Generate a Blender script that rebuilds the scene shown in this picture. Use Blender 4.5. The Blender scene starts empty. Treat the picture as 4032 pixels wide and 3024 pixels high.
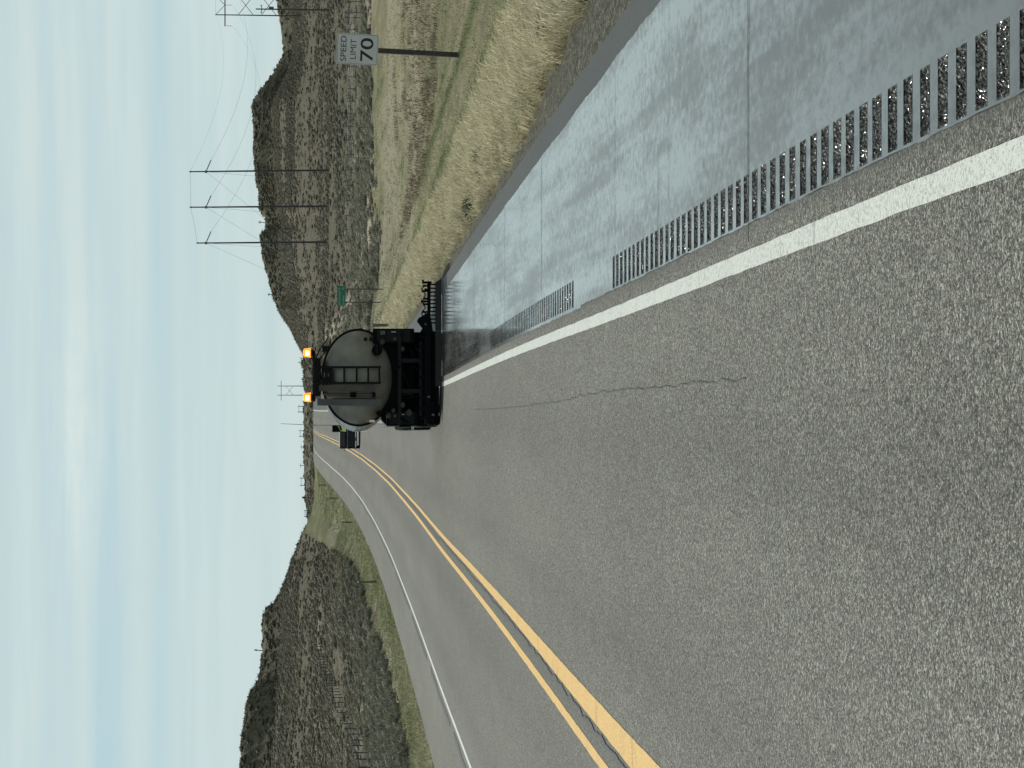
import bpy, bmesh, math, random
import numpy as np
from mathutils import Vector, Matrix

R = math.radians
random.seed(7)
rng = np.random.default_rng(11)
scene = bpy.context.scene
COL = scene.collection

# ------------------------------------------------------------------ camera (phone held sideways: the picture lies on its side)
FPX = 8969.0                      # focal length in photo pixels
PITCH = math.atan((2016 - 1215) / FPX)
CAMZ = 2.5
cam_data = bpy.data.cameras.new('camera')
cam = bpy.data.objects.new('camera', cam_data)
COL.objects.link(cam)
cam_data.sensor_width = 36.0
cam_data.lens = 36.0 * FPX / 4032.0
cam_data.clip_start = 0.1
cam_data.clip_end = 30000
fw = Vector((0, math.cos(PITCH), -math.sin(PITCH)))
up = Vector((0, math.sin(PITCH), math.cos(PITCH)))
rt = Vector((1, 0, 0))
m = Matrix.Identity(4)
for i, v in enumerate((-up, rt, -fw)):
    for j in range(3):
        m[j][i] = v[j]
m[0][3], m[1][3], m[2][3] = 0, 0, CAMZ
cam.matrix_world = m
scene.camera = cam

# ------------------------------------------------------------------ light
SUN_AZ = R(-38)       # ahead and to the left of the road
SUN_EL = R(42)
world = bpy.data.worlds.new('World')
scene.world = world
world.use_nodes = True
wn, wl = world.node_tree.nodes, world.node_tree.links
wn.clear()


def N(nodes, typ, **kw):
    n = nodes.new(typ)
    for k, v in kw.items():
        if k in ('op', 'operation'):
            n.operation = v
        elif k == 'ins':
            for a, b in v.items():
                n.inputs[a].default_value = b
        else:
            setattr(n, k, v)
    return n


def build_world():
    out = N(wn, 'ShaderNodeOutputWorld')
    bg = N(wn, 'ShaderNodeBackground')
    wl.new(bg.outputs[0], out.inputs[0])
    sky = N(wn, 'ShaderNodeTexSky', sky_type='NISHITA', sun_disc=False)
    sky.sun_elevation = SUN_EL
    sky.sun_rotation = SUN_AZ
    sky.air_density = 1.0
    sky.dust_density = 0.6
    sky.ozone_density = 1.5
    tc = N(wn, 'ShaderNodeTexCoord')
    sep = N(wn, 'ShaderNodeSeparateXYZ')
    wl.new(tc.outputs['Generated'], sep.inputs[0])

    def math_(op, a, b=None, c=None, clamp=False):
        n = N(wn, 'ShaderNodeMath', operation=op)
        n.use_clamp = clamp
        for i, v in enumerate((a, b, c)):
            if v is None:
                continue
            if isinstance(v, (int, float)):
                n.inputs[i].default_value = v
            else:
                wl.new(v, n.inputs[i])
        return n.outputs[0]

    def noise(sx, sz, scale, detail, off=0.0, rough=.5):
        mp = N(wn, 'ShaderNodeMapping')
        mp.inputs['Scale'].default_value = (sx, sx, sz)
        mp.inputs['Location'].default_value = (off, off * .7, off * .3)
        wl.new(tc.outputs['Generated'], mp.inputs[0])
        n = N(wn, 'ShaderNodeTexNoise')
        n.inputs['Scale'].default_value = scale
        n.inputs['Detail'].default_value = detail
        n.inputs['Roughness'].default_value = rough
        wl.new(mp.outputs[0], n.inputs[0])
        return n.outputs[0]
    n1 = noise(1.0, 26.0, 2.2, 3, 3.1, .45)      # broad flat sheets of thin cloud
    n2 = noise(2.4, 40.0, 3.0, 5, 7.7, .55)      # finer streaks
    n3 = noise(3.0, 9.0, 9.0, 7, 1.3, .62)      # puffs
    z = math_('ADD', sep.outputs[2], math_('MULTIPLY', math_('SUBTRACT', n1, .5), .012))

    def band(centre, width):
        d = math_('DIVIDE', math_('SUBTRACT', z, centre), width)
        return math_('EXPONENT', math_('MULTIPLY', math_('MULTIPLY', d, d), -1.0))
    # thin stratus; clear blue slots near 5 and 3.7 degrees, a bright bank at 5.8 degrees
    cov = math_('ADD', math_('MULTIPLY', n1, .55), math_('MULTIPLY', n2, .85))
    left = math_('MULTIPLY_ADD', sep.outputs[0], -4.2, .45, clamp=True)
    slot1 = math_('MULTIPLY', band(.0858, .0072), math_('MULTIPLY', left, .50))
    slot2 = math_('MULTIPLY', band(.0635, .006), math_('MULTIPLY', math_('SUBTRACT', n2, .3, clamp=True), 1.5))
    mid = math_('DIVIDE', math_('ADD', sep.outputs[0], .022), .058)
    mid = math_('EXPONENT', math_('MULTIPLY', math_('MULTIPLY', mid, mid), -1.0))
    bank = math_('MULTIPLY', math_('MULTIPLY', band(.1005, .010), mid), math_('MULTIPLY', math_('MULTIPLY_ADD', n3, 2.2, -.55, clamp=True), math_('MULTIPLY_ADD', n2, 2.6, -.55, clamp=True)))
    cov = math_('SUBTRACT', cov, math_('ADD', slot1, slot2))
    cov = math_('ADD', math_('MULTIPLY_ADD', cov, 1.1, .04), math_('MULTIPLY', math_('SUBTRACT', sep.outputs[2], .150, clamp=True), -3.0), clamp=True)
    # deck of the clouds: pale, slightly green-blue
    hz = N(wn, 'ShaderNodeMix', data_type='RGBA')
    wl.new(cov, hz.inputs['Factor'])
    skys = N(wn, 'ShaderNodeMix', data_type='RGBA', blend_type='MULTIPLY')
    skys.inputs['Factor'].default_value = 1.0
    wl.new(sky.outputs[0], skys.inputs['A'])
    skys.inputs['B'].default_value = (.10, .10, .10, 1)
    # low veil between camera and clear sky keeps the slots pale
    veil = N(wn, 'ShaderNodeMix', data_type='RGBA')
    wl.new(math_('SUBTRACT', .80, math_('MULTIPLY', math_('SUBTRACT', sep.outputs[2], .15, clamp=True), 2.4), clamp=True), veil.inputs['Factor'])
    wl.new(skys.outputs['Result'], veil.inputs['A'])
    veil.inputs['B'].default_value = (.35, .555, .655, 1)
    wl.new(veil.outputs['Result'], hz.inputs['A'])
    hz.inputs['B'].default_value = (.605, .722, .712, 1)
    bk = N(wn, 'ShaderNodeMix', data_type='RGBA')
    wl.new(math_('MULTIPLY', bank, 1.25, clamp=True), bk.inputs['Factor'])
    wl.new(hz.outputs['Result'], bk.inputs['A'])
    bk.inputs['B'].default_value = (.69, .80, .775, 1)
    hi = N(wn, 'ShaderNodeMix', data_type='RGBA')
    wl.new(math_('MULTIPLY', math_('MULTIPLY', math_('SUBTRACT', sep.outputs[2], .125), 7.0, clamp=True), math_('MULTIPLY_ADD', n1, .6, .5, clamp=True)), hi.inputs['Factor'])
    wl.new(bk.outputs['Result'], hi.inputs['A'])
    hi.inputs['B'].default_value = (.40, .47, .47, 1)
    wl.new(hi.outputs['Result'], bg.inputs[0])
    bg.inputs[1].default_value = 1.0


build_world()
sun_data = bpy.data.lights.new('sun', 'SUN')
sun_data.energy = 3.9
sun_data.angle = R(0.53)
sun_data.color = (1.0, .955, .88)
sun = bpy.data.objects.new('sun', sun_data)
COL.objects.link(sun)
sd = Vector((math.sin(SUN_AZ) * math.cos(SUN_EL), math.cos(SUN_AZ) * math.cos(SUN_EL), math.sin(SUN_EL)))
sun.rotation_euler = sd.to_track_quat('Z', 'Y').to_euler()
sun.location = sd * 60

vs = scene.view_settings
vs.view_transform = 'Standard'
vs.look = 'None'
vs.exposure = 0.0
vs.gamma = 1.0
vs.use_curve_mapping = False

# ------------------------------------------------------------------ tagging and mesh helpers
def tag(o, label=None, cat=None, group=None, kind=None):
    if label: o['label'] = label
    if cat: o['category'] = cat
    if group: o['group'] = group
    if kind: o['kind'] = kind
    return o


def link(o, parent=None):
    COL.objects.link(o)
    if parent is not None:
        o.parent = parent
    return o


def empty(name, loc=(0, 0, 0), rot=(0, 0, 0)):
    o = bpy.data.objects.new(name, None)
    o.empty_display_size = .3
    o.location = loc
    o.rotation_euler = rot
    COL.objects.link(o)
    return o


def copy_tree(o, parent=None):
    c = o.copy()
    COL.objects.link(c)
    c.parent = parent
    for ch in list(o.children):
        copy_tree(ch, c)
    return c


def np_mesh(name, verts, tris, mat=None, parent=None, attr=None, smooth=False):
    """verts (n,3), tris (m,3) numpy -> object; attr = dict name -> (n,4) colours"""
    me = bpy.data.meshes.new(name)
    verts = np.asarray(verts, dtype=np.float32)
    tris = np.asarray(tris, dtype=np.int32)
    k = tris.shape[1]
    me.vertices.add(len(verts))
    me.vertices.foreach_set('co', verts.ravel())
    me.loops.add(tris.size)
    me.loops.foreach_set('vertex_index', tris.ravel())
    me.polygons.add(len(tris))
    me.polygons.foreach_set('loop_start', np.arange(0, tris.size, k, dtype=np.int32))
    me.polygons.foreach_set('loop_total', np.full(len(tris), k, dtype=np.int32))
    if smooth:
        me.polygons.foreach_set('use_smooth', np.ones(len(tris), dtype=bool))
    me.update(calc_edges=True)
    me.validate()
    if attr:
        for an, data in attr.items():
            a = me.attributes.new(an, 'FLOAT_COLOR', 'POINT')
            a.data.foreach_set('color', np.asarray(data, dtype=np.float32).ravel())
    if mat:
        me.materials.append(mat)
    o = bpy.data.objects.new(name, me)
    return link(o, parent)


class MB:
    def __init__(s):
        s.bm = bmesh.new()

    def _place(s, vs_, loc, rot):
        M = Matrix.Translation(loc) @ (rot if isinstance(rot, Matrix) else Matrix.Rotation(rot, 4, 'Z'))
        for v in vs_:
            v.co = M @ v.co

    def box(s, c, d, rot=0.0, bev=0.0):
        r = bmesh.ops.create_cube(s.bm, size=1.0)
        for v in r['verts']:
            v.co = Vector((v.co.x * d[0], v.co.y * d[1], v.co.z * d[2]))
        vv = r['verts']
        if bev > 0:
            es = list({e for v in vv for e in v.link_edges})
            b = bmesh.ops.bevel(s.bm, geom=es, offset=bev, segments=2, affect='EDGES', profile=.7)
            vv = list({v for f in b['faces'] for v in f.verts} | {v for v in vv if v.is_valid})
        s._place(vv, c, rot)
        return s

    def cyl(s, a, b, r0, r1=None, n=16, cap=True):
        a, b = Vector(a), Vector(b)
        r1 = r0 if r1 is None else r1
        L = (b - a).length
        r = bmesh.ops.create_cone(s.bm, cap_ends=cap, segments=n, radius1=r0, radius2=max(r1, 1e-5), depth=L)
        q = (b - a).to_track_quat('Z', 'Y').to_matrix().to_4x4()
        M = Matrix.Translation((a + b) / 2) @ q
        for v in r['verts']:
            v.co = M @ v.co
        return s

    def tube(s, pts, r, n=8):
        pts = [Vector(p) for p in pts]
        rings = []
        for i, p_ in enumerate(pts):
            t = (pts[min(i + 1, len(pts) - 1)] - pts[max(i - 1, 0)]).normalized()
            q = t.to_track_quat('Z', 'Y')
            rr = r[i] if isinstance(r, (list, tuple)) else r
            rings.append([s.bm.verts.new(p_ + q @ Vector((rr * math.cos(2 * math.pi * k / n), rr * math.sin(2 * math.pi * k / n), 0))) for k in range(n)])
        for a, b in zip(rings[:-1], rings[1:]):
            for k in range(n):
                s.bm.faces.new((a[k], a[(k + 1) % n], b[(k + 1) % n], b[k]))
        s.bm.faces.new(rings[0][::-1])
        s.bm.faces.new(rings[-1])
        return s

    def prism(s, prof, x0, x1, axis='x'):
        """profile of (a,b) extruded along an axis"""
        def P(a, b, t):
            return {'x': (t, a, b), 'y': (a, t, b), 'z': (a, b, t)}[axis]
        A = [s.bm.verts.new(P(a, b, x0)) for a, b in prof]
        B = [s.bm.verts.new(P(a, b, x1)) for a, b in prof]
        s.bm.faces.new(A)
        s.bm.faces.new(B[::-1])
        for i in range(len(prof)):
            j = (i + 1) % len(prof)
            s.bm.faces.new((A[i], B[i], B[j], A[j]))
        return s

    def build(s, name, mat, parent=None, smooth=False, loc=None):
        bmesh.ops.recalc_face_normals(s.bm, faces=s.bm.faces[:])
        me = bpy.data.meshes.new(name)
        s.bm.to_mesh(me)
        s.bm.free()
        me.materials.append(mat)
        if smooth:
            for p_ in me.polygons:
                p_.use_smooth = True
            try:
                me.set_sharp_from_angle(angle=R(35))
            except Exception:
                pass
        o = bpy.data.objects.new(name, me)
        if loc:
            o.location = loc
        return link(o, parent)


# ------------------------------------------------------------------ materials
MATS = {}


def mat(name, col, rough=.6, metal=0.0, nscale=0, namt=.25, bump=0.0, bscale=None, emit=None, spec=None, coat=0.0, rvar=0.0):
    if name in MATS:
        return MATS[name]
    mt = bpy.data.materials.new(name)
    mt.use_nodes = True
    nt = mt.node_tree
    b = nt.nodes['Principled BSDF']
    b.inputs['Base Color'].default_value = (*col, 1)
    b.inputs['Roughness'].default_value = rough
    b.inputs['Metallic'].default_value = metal
    if spec is not None:
        b.inputs['Specular IOR Level'].default_value = spec
    if coat:
        b.inputs['Coat Weight'].default_value = coat
    if emit:
        b.inputs['Emission Color'].default_value = (*emit[0], 1)
        b.inputs['Emission Strength'].default_value = emit[1]
    if nscale:
        tc = nt.nodes.new('ShaderNodeTexCoord')
        n = nt.nodes.new('ShaderNodeTexNoise')
        n.inputs['Scale'].default_value = nscale
        n.inputs['Detail'].default_value = 6
        nt.links.new(tc.outputs['Object'], n.inputs[0])
        mp = nt.nodes.new('ShaderNodeMapRange')
        mp.inputs['From Min'].default_value = .25
        mp.inputs['From Max'].default_value = .75
        mp.inputs['To Min'].default_value = 1 - namt
        mp.inputs['To Max'].default_value = 1 + namt
        nt.links.new(n.outputs[0], mp.inputs[0])
        mx = nt.nodes.new('ShaderNodeMix')
        mx.data_type = 'RGBA'
        mx.blend_type = 'MULTIPLY'
        mx.inputs['Factor'].default_value = 1
        mx.inputs['A'].default_value = (*col, 1)
        nt.links.new(mp.outputs[0], mx.inputs['B'])
        nt.links.new(mx.outputs['Result'], b.inputs['Base Color'])
        if rvar:
            m2 = nt.nodes.new('ShaderNodeMapRange')
            m2.inputs['From Min'].default_value = .3
            m2.inputs['From Max'].default_value = .7
            m2.inputs['To Min'].default_value = rough - rvar
            m2.inputs['To Max'].default_value = rough + rvar
            nt.links.new(n.outputs[0], m2.inputs[0])
            nt.links.new(m2.outputs[0], b.inputs['Roughness'])
        if bump:
            n2 = nt.nodes.new('ShaderNodeTexNoise')
            n2.inputs['Scale'].default_value = bscale or nscale * 3
            nt.links.new(tc.outputs['Object'], n2.inputs[0])
            bp = nt.nodes.new('ShaderNodeBump')
            bp.inputs['Strength'].default_value = bump
            bp.inputs['Distance'].default_value = .02
            nt.links.new(n2.outputs[0], bp.inputs['Height'])
            nt.links.new(bp.outputs[0], b.inputs['Normal'])
    MATS[name] = mt
    return mt


class NT:
    """small node-graph writer"""
    def __init__(s, name):
        s.m = bpy.data.materials.new(name)
        s.m.use_nodes = True
        s.t = s.m.node_tree
        s.b = s.t.nodes['Principled BSDF']
        MATS[name] = s.m
        s.tc = s.t.nodes.new('ShaderNodeTexCoord')

    def l(s, a, b):
        s.t.links.new(a, b)

    def put(s, inp, v):
        if isinstance(v, (int, float)):
            inp.default_value = v
        elif isinstance(v, tuple):
            inp.default_value = v if len(v) == 4 or len(inp.default_value) == 3 else (*v, 1)
        else:
            s.l(v, inp)

    def math(s, op, a, b=None, c=None, clamp=False):
        n = s.t.nodes.new('ShaderNodeMath')
        n.operation = op
        n.use_clamp = clamp
        for i, v in enumerate((a, b, c)):
            if v is not None:
                s.put(n.inputs[i], v)
        return n.outputs[0]

    def mapr(s, v, a, b, c=0.0, d=1.0):
        n = s.t.nodes.new('ShaderNodeMapRange')
        for i, x in enumerate((v, a, b, c, d)):
            s.put(n.inputs[i], x)
        return n.outputs[0]

    def vec(s, scale=(1, 1, 1), src='Object', loc=(0, 0, 0)):
        mp = s.t.nodes.new('ShaderNodeMapping')
        mp.inputs['Scale'].default_value = scale
        mp.inputs['Location'].default_value = loc
        s.l(s.tc.outputs[src], mp.inputs[0])
        return mp.outputs[0]

    def noise(s, scale, detail=4, rough=.5, vec=None, col=False):
        n = s.t.nodes.new('ShaderNodeTexNoise')
        n.inputs['Scale'].default_value = scale
        n.inputs['Detail'].default_value = detail
        n.inputs['Roughness'].default_value = rough
        s.l(vec if vec is not None else s.tc.outputs['Object'], n.inputs[0])
        return n.outputs[1 if col else 0]

    def vor(s, scale, out='Color', vec=None, rand=1.0):
        n = s.t.nodes.new('ShaderNodeTexVoronoi')
        n.inputs['Scale'].default_value = scale
        n.inputs['Randomness'].default_value = rand
        s.l(vec if vec is not None else s.tc.outputs['Object'], n.inputs[0])
        return n.outputs[out]

    def mix(s, f, a, b, mode='MIX'):
        n = s.t.nodes.new('ShaderNodeMix')
        n.data_type = 'RGBA'
        n.blend_type = mode
        s.put(n.inputs['Factor'], f)
        s.put(n.inputs['A'], a)
        s.put(n.inputs['B'], b)
        return n.outputs['Result']

    def bump(s, h, strength, dist):
        n = s.t.nodes.new('ShaderNodeBump')
        s.put(n.inputs['Strength'], strength)
        n.inputs['Distance'].default_value = dist
        s.l(h, n.inputs['Height'])
        s.l(n.outputs[0], s.b.inputs['Normal'])

    def attr(s, name):
        n = s.t.nodes.new('ShaderNodeAttribute')
        n.attribute_name = name
        sp = s.t.nodes.new('ShaderNodeSeparateColor')
        s.l(n.outputs['Color'], sp.inputs[0])
        return sp.outputs[0], sp.outputs[1], sp.outputs[2], n.outputs['Alpha']

    def set(s, **kw):
        for k, v in kw.items():
            s.put(s.b.inputs[k.replace('_', ' ')], v)
        return s.m


def grain(t, s1=85.0, s2=180.0):
    """per-stone brightness from two sizes of aggregate"""
    a = t.vor(s1, 'Color')
    sp = t.t.nodes.new('ShaderNodeSeparateColor')
    t.l(a, sp.inputs[0])
    b = t.vor(s2, 'Color')
    sp2 = t.t.nodes.new('ShaderNodeSeparateColor')
    t.l(b, sp2.inputs[0])
    return sp.outputs[0], sp2.outputs[1], a


def m_asphalt():
    t = NT('worn_asphalt')
    g1, g2, _ = grain(t, 95.0, 190.0)
    v1 = t.math('POWER', g1, 3.5)
    v = t.math('ADD', t.math('MULTIPLY', v1, .62), t.math('ADD', t.math('MULTIPLY', t.math('POWER', g2, 3.5), .38), t.mapr(t.noise(30.0, 3, .6), .3, .7, -.12, .12)))
    tone = t.mapr(v, 0, 1.05, .20, 4.5)
    # tyre tracks and patches along the road
    tt, ss, bb, _ = t.attr('road')            # r = (t+12)/24, g = wheel-path mask
    big = t.noise(.35, 4, .55, t.vec((1.6, .22, 1)))
    small = t.noise(3.5, 5, .6, t.vec((1, .35, 1)))
    patch = t.math('ADD', t.mapr(big, .3, .7, .86, 1.13), t.mapr(small, .3, .7, -.07, .07))
    patch = t.math('MULTIPLY', patch, t.mapr(ss, 0, 1, 1.0, .86))
    tone = t.math('MULTIPLY', tone, patch)
    warm = t.mix(t.math('POWER', g2, 1.0), (.098, .105, .093, 1), (.118, .116, .092, 1))
    col = t.mix(1.0, warm, tone, 'MULTIPLY')
    seam = t.mix(t.math('MULTIPLY', bb, 1.0, clamp=True), col, (.05, .052, .05, 1))
    t.bump(t.vor(75.0, 'Distance'), .55, .005)
    return t.set(Base_Color=seam, Roughness=.82, Specular_IOR_Level=.35)


def m_seal():
    t = NT('wet_fog_seal')
    a = t.noise(1.2, 5, .6, t.vec((1.5, .28, 1)))          # streaks left by the spray bar
    b = t.noise(13.0, 5, .7, t.vec((1, .6, 1)))
    c = t.noise(.9, 4, .55, t.vec((3.0, .07, 1)))
    st = t.math('ADD', t.math('MULTIPLY', a, .35), t.math('ADD', t.math('MULTIPLY', b, .42), t.math('MULTIPLY', c, .43)))
    dull = t.mapr(st, .555, .70, 0, 1)
    rough = t.mapr(dull, 0, 1, .19, .40)
    col = t.mix(dull, (.050, .050, .042, 1), (.032, .032, .028, 1))
    g1, g2, _ = grain(t, 90.0, 200.0)
    t.bump(t.math('ADD', t.noise(45, 3, .6), t.math('MULTIPLY', g1, .25)), t.mapr(dull, 0, 1, .05, .16), .004)
    return t.set(Base_Color=col, Roughness=rough, Specular_IOR_Level=.85, IOR=1.58, Coat_Weight=t.mapr(dull, 0, 1, .75, .35), Coat_Roughness=.10)


def m_seal_dull():
    t = NT('old_dark_shoulder_asphalt')
    g1, g2, _ = grain(t)
    n = t.noise(.8, 5, .6, t.vec((1.3, .3, 1)))
    tone = t.math('MULTIPLY', t.mapr(g1, 0, 1, .65, 1.45), t.mapr(n, .3, .7, .8, 1.2))
    t.bump(t.vor(85.0, 'Distance'), .3, .005)
    return t.set(Base_Color=t.mix(1.0, (.036, .040, .037, 1), tone, 'MULTIPLY'), Roughness=.55, Specular_IOR_Level=.35)


def m_groove():
    t = NT('sealed_coarse_milled_asphalt')
    g1, g2, _ = grain(t, 70.0, 140.0)
    tone = t.mapr(t.math('POWER', g1, 3.0), 0, 1, .5, 4.5)
    t.bump(t.math('ADD', t.vor(75.0, 'Distance'), t.math('MULTIPLY', t.noise(150, 3), .4)), 1.0, .035)
    return t.set(Base_Color=t.mix(1.0, (.105, .103, .092, 1), tone, 'MULTIPLY'), Roughness=.12, Specular_IOR_Level=.9)


def m_paint(name, col, wear_lo=.52, wear_hi=.80):
    t = NT(name)
    g1, g2, _ = grain(t, 75.0, 150.0)
    n = t.noise(2.2, 6, .7)
    pit = t.mapr(t.math('ADD', t.math('MULTIPLY', t.math('POWER', g1, 1.5), .55), t.math('MULTIPLY', n, .55)), wear_lo, wear_hi, 0, 1)
    worn = tuple(c * .45 for c in col[:3]) + (1,)
    base = t.mix(t.mapr(g2, 0, 1, 0, 1), col, tuple(c * .83 for c in col[:3]) + (1,))
    t.bump(t.vor(80.0, 'Distance'), .4, .004)
    return t.set(Base_Color=t.mix(t.math('MULTIPLY', pit, .8), base, worn), Roughness=.6)


def m_terrain():
    t = NT('dry_roadside_ground')
    g, gravel, hill, dirt = t.attr('zone')
    fine = t.noise(3.2, 8, .7)
    wide = t.noise(.16, 5, .6)
    along = t.noise(1.0, 5, .6, t.vec((1.1, .06, 1)))
    mask = t.math('ADD', g, t.math('MULTIPLY_ADD', along, 1.3, -.65), clamp=True)
    straw = t.mix(fine, (.145, .130, .078, 1), (.275, .25, .152, 1))
    green = t.mix(fine, (.08, .105, .038, 1), (.15, .168, .07, 1))
    grass = t.mix(mask, straw, green)
    mot = t.math('ADD', t.noise(.55, 5, .65, t.vec((1, .22, 1))), t.math('MULTIPLY_ADD', t.noise(2.4, 4, .7, t.vec((1, .5, 1))), .5, -.25))
    grass = t.mix(1.0, grass, t.mapr(mot, .3, .7, .62, 1.22), 'MULTIPLY')
    stone = t.vor(28.0, 'Color')
    sp = t.t.nodes.new('ShaderNodeSeparateColor')
    t.l(stone, sp.inputs[0])
    grav = t.mix(t.math('POWER', sp.outputs[0], 2.0), (.042, .042, .033, 1), (.20, .197, .15, 1))
    c = t.mix(gravel, grass, grav)
    hf = t.noise(.55, 8, .72)
    hb = t.noise(.035, 5, .6)
    h1 = t.mix(t.mapr(hf, .35, .65), (.072, .063, .044, 1), (.150, .130, .090, 1))
    h2 = t.mix(t.mapr(hf, .4, .66), (.066, .066, .044, 1), (.132, .128, .080, 1))
    hc = t.mix(t.mapr(hb, .42, .58), h1, h2)
    c = t.mix(hill, c, hc)
    dcol = t.mix(fine, (.27, .24, .175, 1), (.36, .33, .25, 1))
    c = t.mix(dirt, c, dcol)
    t.bump(t.math('ADD', t.noise(9, 6, .7), t.vor(28.0, 'Distance')), .55, .05)
    return t.set(Base_Color=c, Roughness=.95, Specular_IOR_Level=.15)


def m_plant(name, c0, c1, c2, trans=.25):
    t = NT(name)
    r_, g_, _, _ = t.attr('tint')
    col = t.mix(r_, c0, c1)
    col = t.mix(g_, col, c2)
    m_ = t.set(Base_Color=col, Roughness=.75, Specular_IOR_Level=.2)
    if trans:
        tr = t.t.nodes.new('ShaderNodeBsdfTranslucent')
        t.l(col, tr.inputs[0])
        mx = t.t.nodes.new('ShaderNodeMixShader')
        mx.inputs[0].default_value = trans
        out = t.t.nodes['Material Output']
        t.l(t.b.outputs[0], mx.inputs[1])
        t.l(tr.outputs[0], mx.inputs[2])
        t.l(mx.outputs[0], out.inputs[0])
    return m_


M_ASPH, M_SEAL, M_DULL, M_GROOVE, M_TERR = m_asphalt(), m_seal(), m_seal_dull(), m_groove(), m_terrain()
M_WHITE = m_paint('white_road_paint', (.60, .63, .57, 1))
M_YELL = m_paint('yellow_road_paint', (.72, .455, .125, 1), .54, .82)
M_CRACK = mat('crack_filler', (.033, .036, .034), .7)
M_STRAW = m_plant('dry_grass_blades', (.19, .168, .098, 1), (.62, .565, .375, 1), (.115, .15, .055, 1))
M_SAGE = m_plant('sagebrush_leaves', (.066, .064, .045, 1), (.155, .146, .098, 1), (.25, .215, .145, 1), .3)
M_SAGE_NEAR = m_plant('pale_sagebrush_leaves', (.085, .092, .068, 1), (.19, .192, .14, 1), (.28, .26, .18, 1), .3)
M_BROWN_WEED = m_plant('dead_brown_weed_stalks', (.10, .070, .045, 1), (.24, .19, .14, 1), (.30, .26, .2, 1), .15)
M_WEED = m_plant('green_weed_leaves', (.028, .048, .026, 1), (.055, .085, .042, 1), (.09, .11, .055, 1), .2)
M_WOOD = mat('weathered_wood', (.060, .052, .044), .85, nscale=6, namt=.35)
M_STEEL = mat('weathering_steel', (.075, .065, .058), .7, nscale=4, namt=.3)
M_GALV = mat('galvanised_steel', (.30, .31, .31), .45, .6, nscale=8, namt=.2)
M_WIRE = mat('dull_wire', (.42, .46, .47), .5, .1)

# ------------------------------------------------------------------ road and ground shape
ZP = np.array([(-60, .9), (0, 0), (8, -.13), (24, -.38), (32, -.5), (41, -.65), (59, -.92), (84, -1.3), (120, -1.78), (160, -2.1), (200, -2.2),
               (240, -2.0), (280, -1.45), (320, -.65), (360, .1), (400, .75), (440, 1.25), (480, 1.5), (520, 1.42), (600, .6), (760, -2.0), (6000, -2)])
_d = np.arange(-60, 1000, .5)
_z = np.interp(_d, ZP[:, 0], ZP[:, 1])
_z = np.convolve(np.pad(_z, 20, mode='edge'), np.ones(41) / 41, 'valid')
XP = np.array([(-60, -3.1), (0, -3.30), (8, -3.34), (12, -3.40), (20, -3.50), (25, -3.55), (32, -3.61), (45, -3.82), (57, -4.06), (76, -4.33), (116, -5.02), (150, -5.62),
               (178, -6.1), (212, -6.6), (245, -7.05), (286, -7.48), (340, -8.05), (393, -8.7), (460, -9.35), (520, -10.0), (1000, -14)])
_x = np.interp(_d, XP[:, 0], XP[:, 1])
_x = np.convolve(np.pad(_x, 12, mode='edge'), np.ones(25) / 25, 'valid')


def rz(d): return np.interp(d, _d, _z)
def rx(d): return np.interp(d, _d, _x)
def tR(d): return 4.06 + .17 * np.exp(-(np.asarray(d, dtype=float) / 32.0) ** 2)


TL, PAVE_L, PAVE_R = -3.80, -6.5, 2.67      # left line, left pavement edge, right edge measured from the right line


def zV(D, V):
    return CAMZ - D * math.tan(PITCH + math.atan((V - 2016) / FPX))


def fbm(x, y, seed=0, octaves=4, lac=2.03, gain=.5):
    x = np.asarray(x, dtype=float)
    y = np.asarray(y, dtype=float)
    tot = np.zeros(np.broadcast(x, y).shape)
    amp, nrm = 1.0, 0.0
    for o in range(octaves):
        xi, yi = np.floor(x), np.floor(y)
        fx, fy = x - xi, y - yi
        fx, fy = fx * fx * (3 - 2 * fx), fy * fy * (3 - 2 * fy)

        def h(a, b):
            n = np.sin(a * 127.1 + b * 311.7 + (seed + o) * 74.7) * 43758.5453
            return n - np.floor(n)
        v = (h(xi, yi) * (1 - fx) + h(xi + 1, yi) * fx) * (1 - fy) + (h(xi, yi + 1) * (1 - fx) + h(xi + 1, yi + 1) * fx) * fy
        tot += amp * (v - .5)
        nrm += amp
        amp *= gain
        x, y = x * lac + 13.7, y * lac + 7.3
    return tot / nrm * 2


COLS = {}


def column(U, pts, far=None):
    L = []
    for p_ in pts:
        L.append((p_[0], p_[2] if p_[1] is None else zV(p_[0], p_[1])))
    L.append((4200, 2.0))
    L.append((9000, 0.0))
    COLS[U] = L


NZ = None
near_l = [(0, NZ, -.3), (40, NZ, -.95), (64, NZ, -1.25)]
column(-1500, near_l + [(88, 1605), (125, 1500), (165, 1420), (210, 1340), (260, 1260), (320, 1150), (390, 1040), (425, 1010), (440, 930), (600, 980), (900, 1080)])
column(0, near_l + [(88, 1611), (125, 1510), (165, 1448), (210, 1385), (260, 1300), (320, 1200), (390, 1092), (434, 1074), (440, 958), (600, 1010), (900, 1100)])
column(100, near_l + [(92, 1598), (125, 1515), (165, 1446), (212, 1378), (265, 1295), (325, 1200), (392, 1096), (434, 1078), (440, 959), (600, 1010), (900, 1100)])
column(162, near_l + [(95, 1584), (125, 1518), (165, 1444), (215, 1372), (270, 1290), (330, 1200), (395, 1100), (434, 1082), (440, 964), (600, 1010), (900, 1100)])
column(250, near_l + [(101, 1564), (130, 1508), (170, 1440), (222, 1362), (280, 1280), (345, 1190), (408, 1108), (438, 1086), (445, 974), (600, 1030), (900, 1110)])
column(300, near_l + [(104, 1556), (134, 1500), (175, 1436), (226, 1356), (285, 1276), (352, 1186), (414, 1112), (442, 1088), (448, 990), (600, 1040), (900, 1120)])
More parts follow.
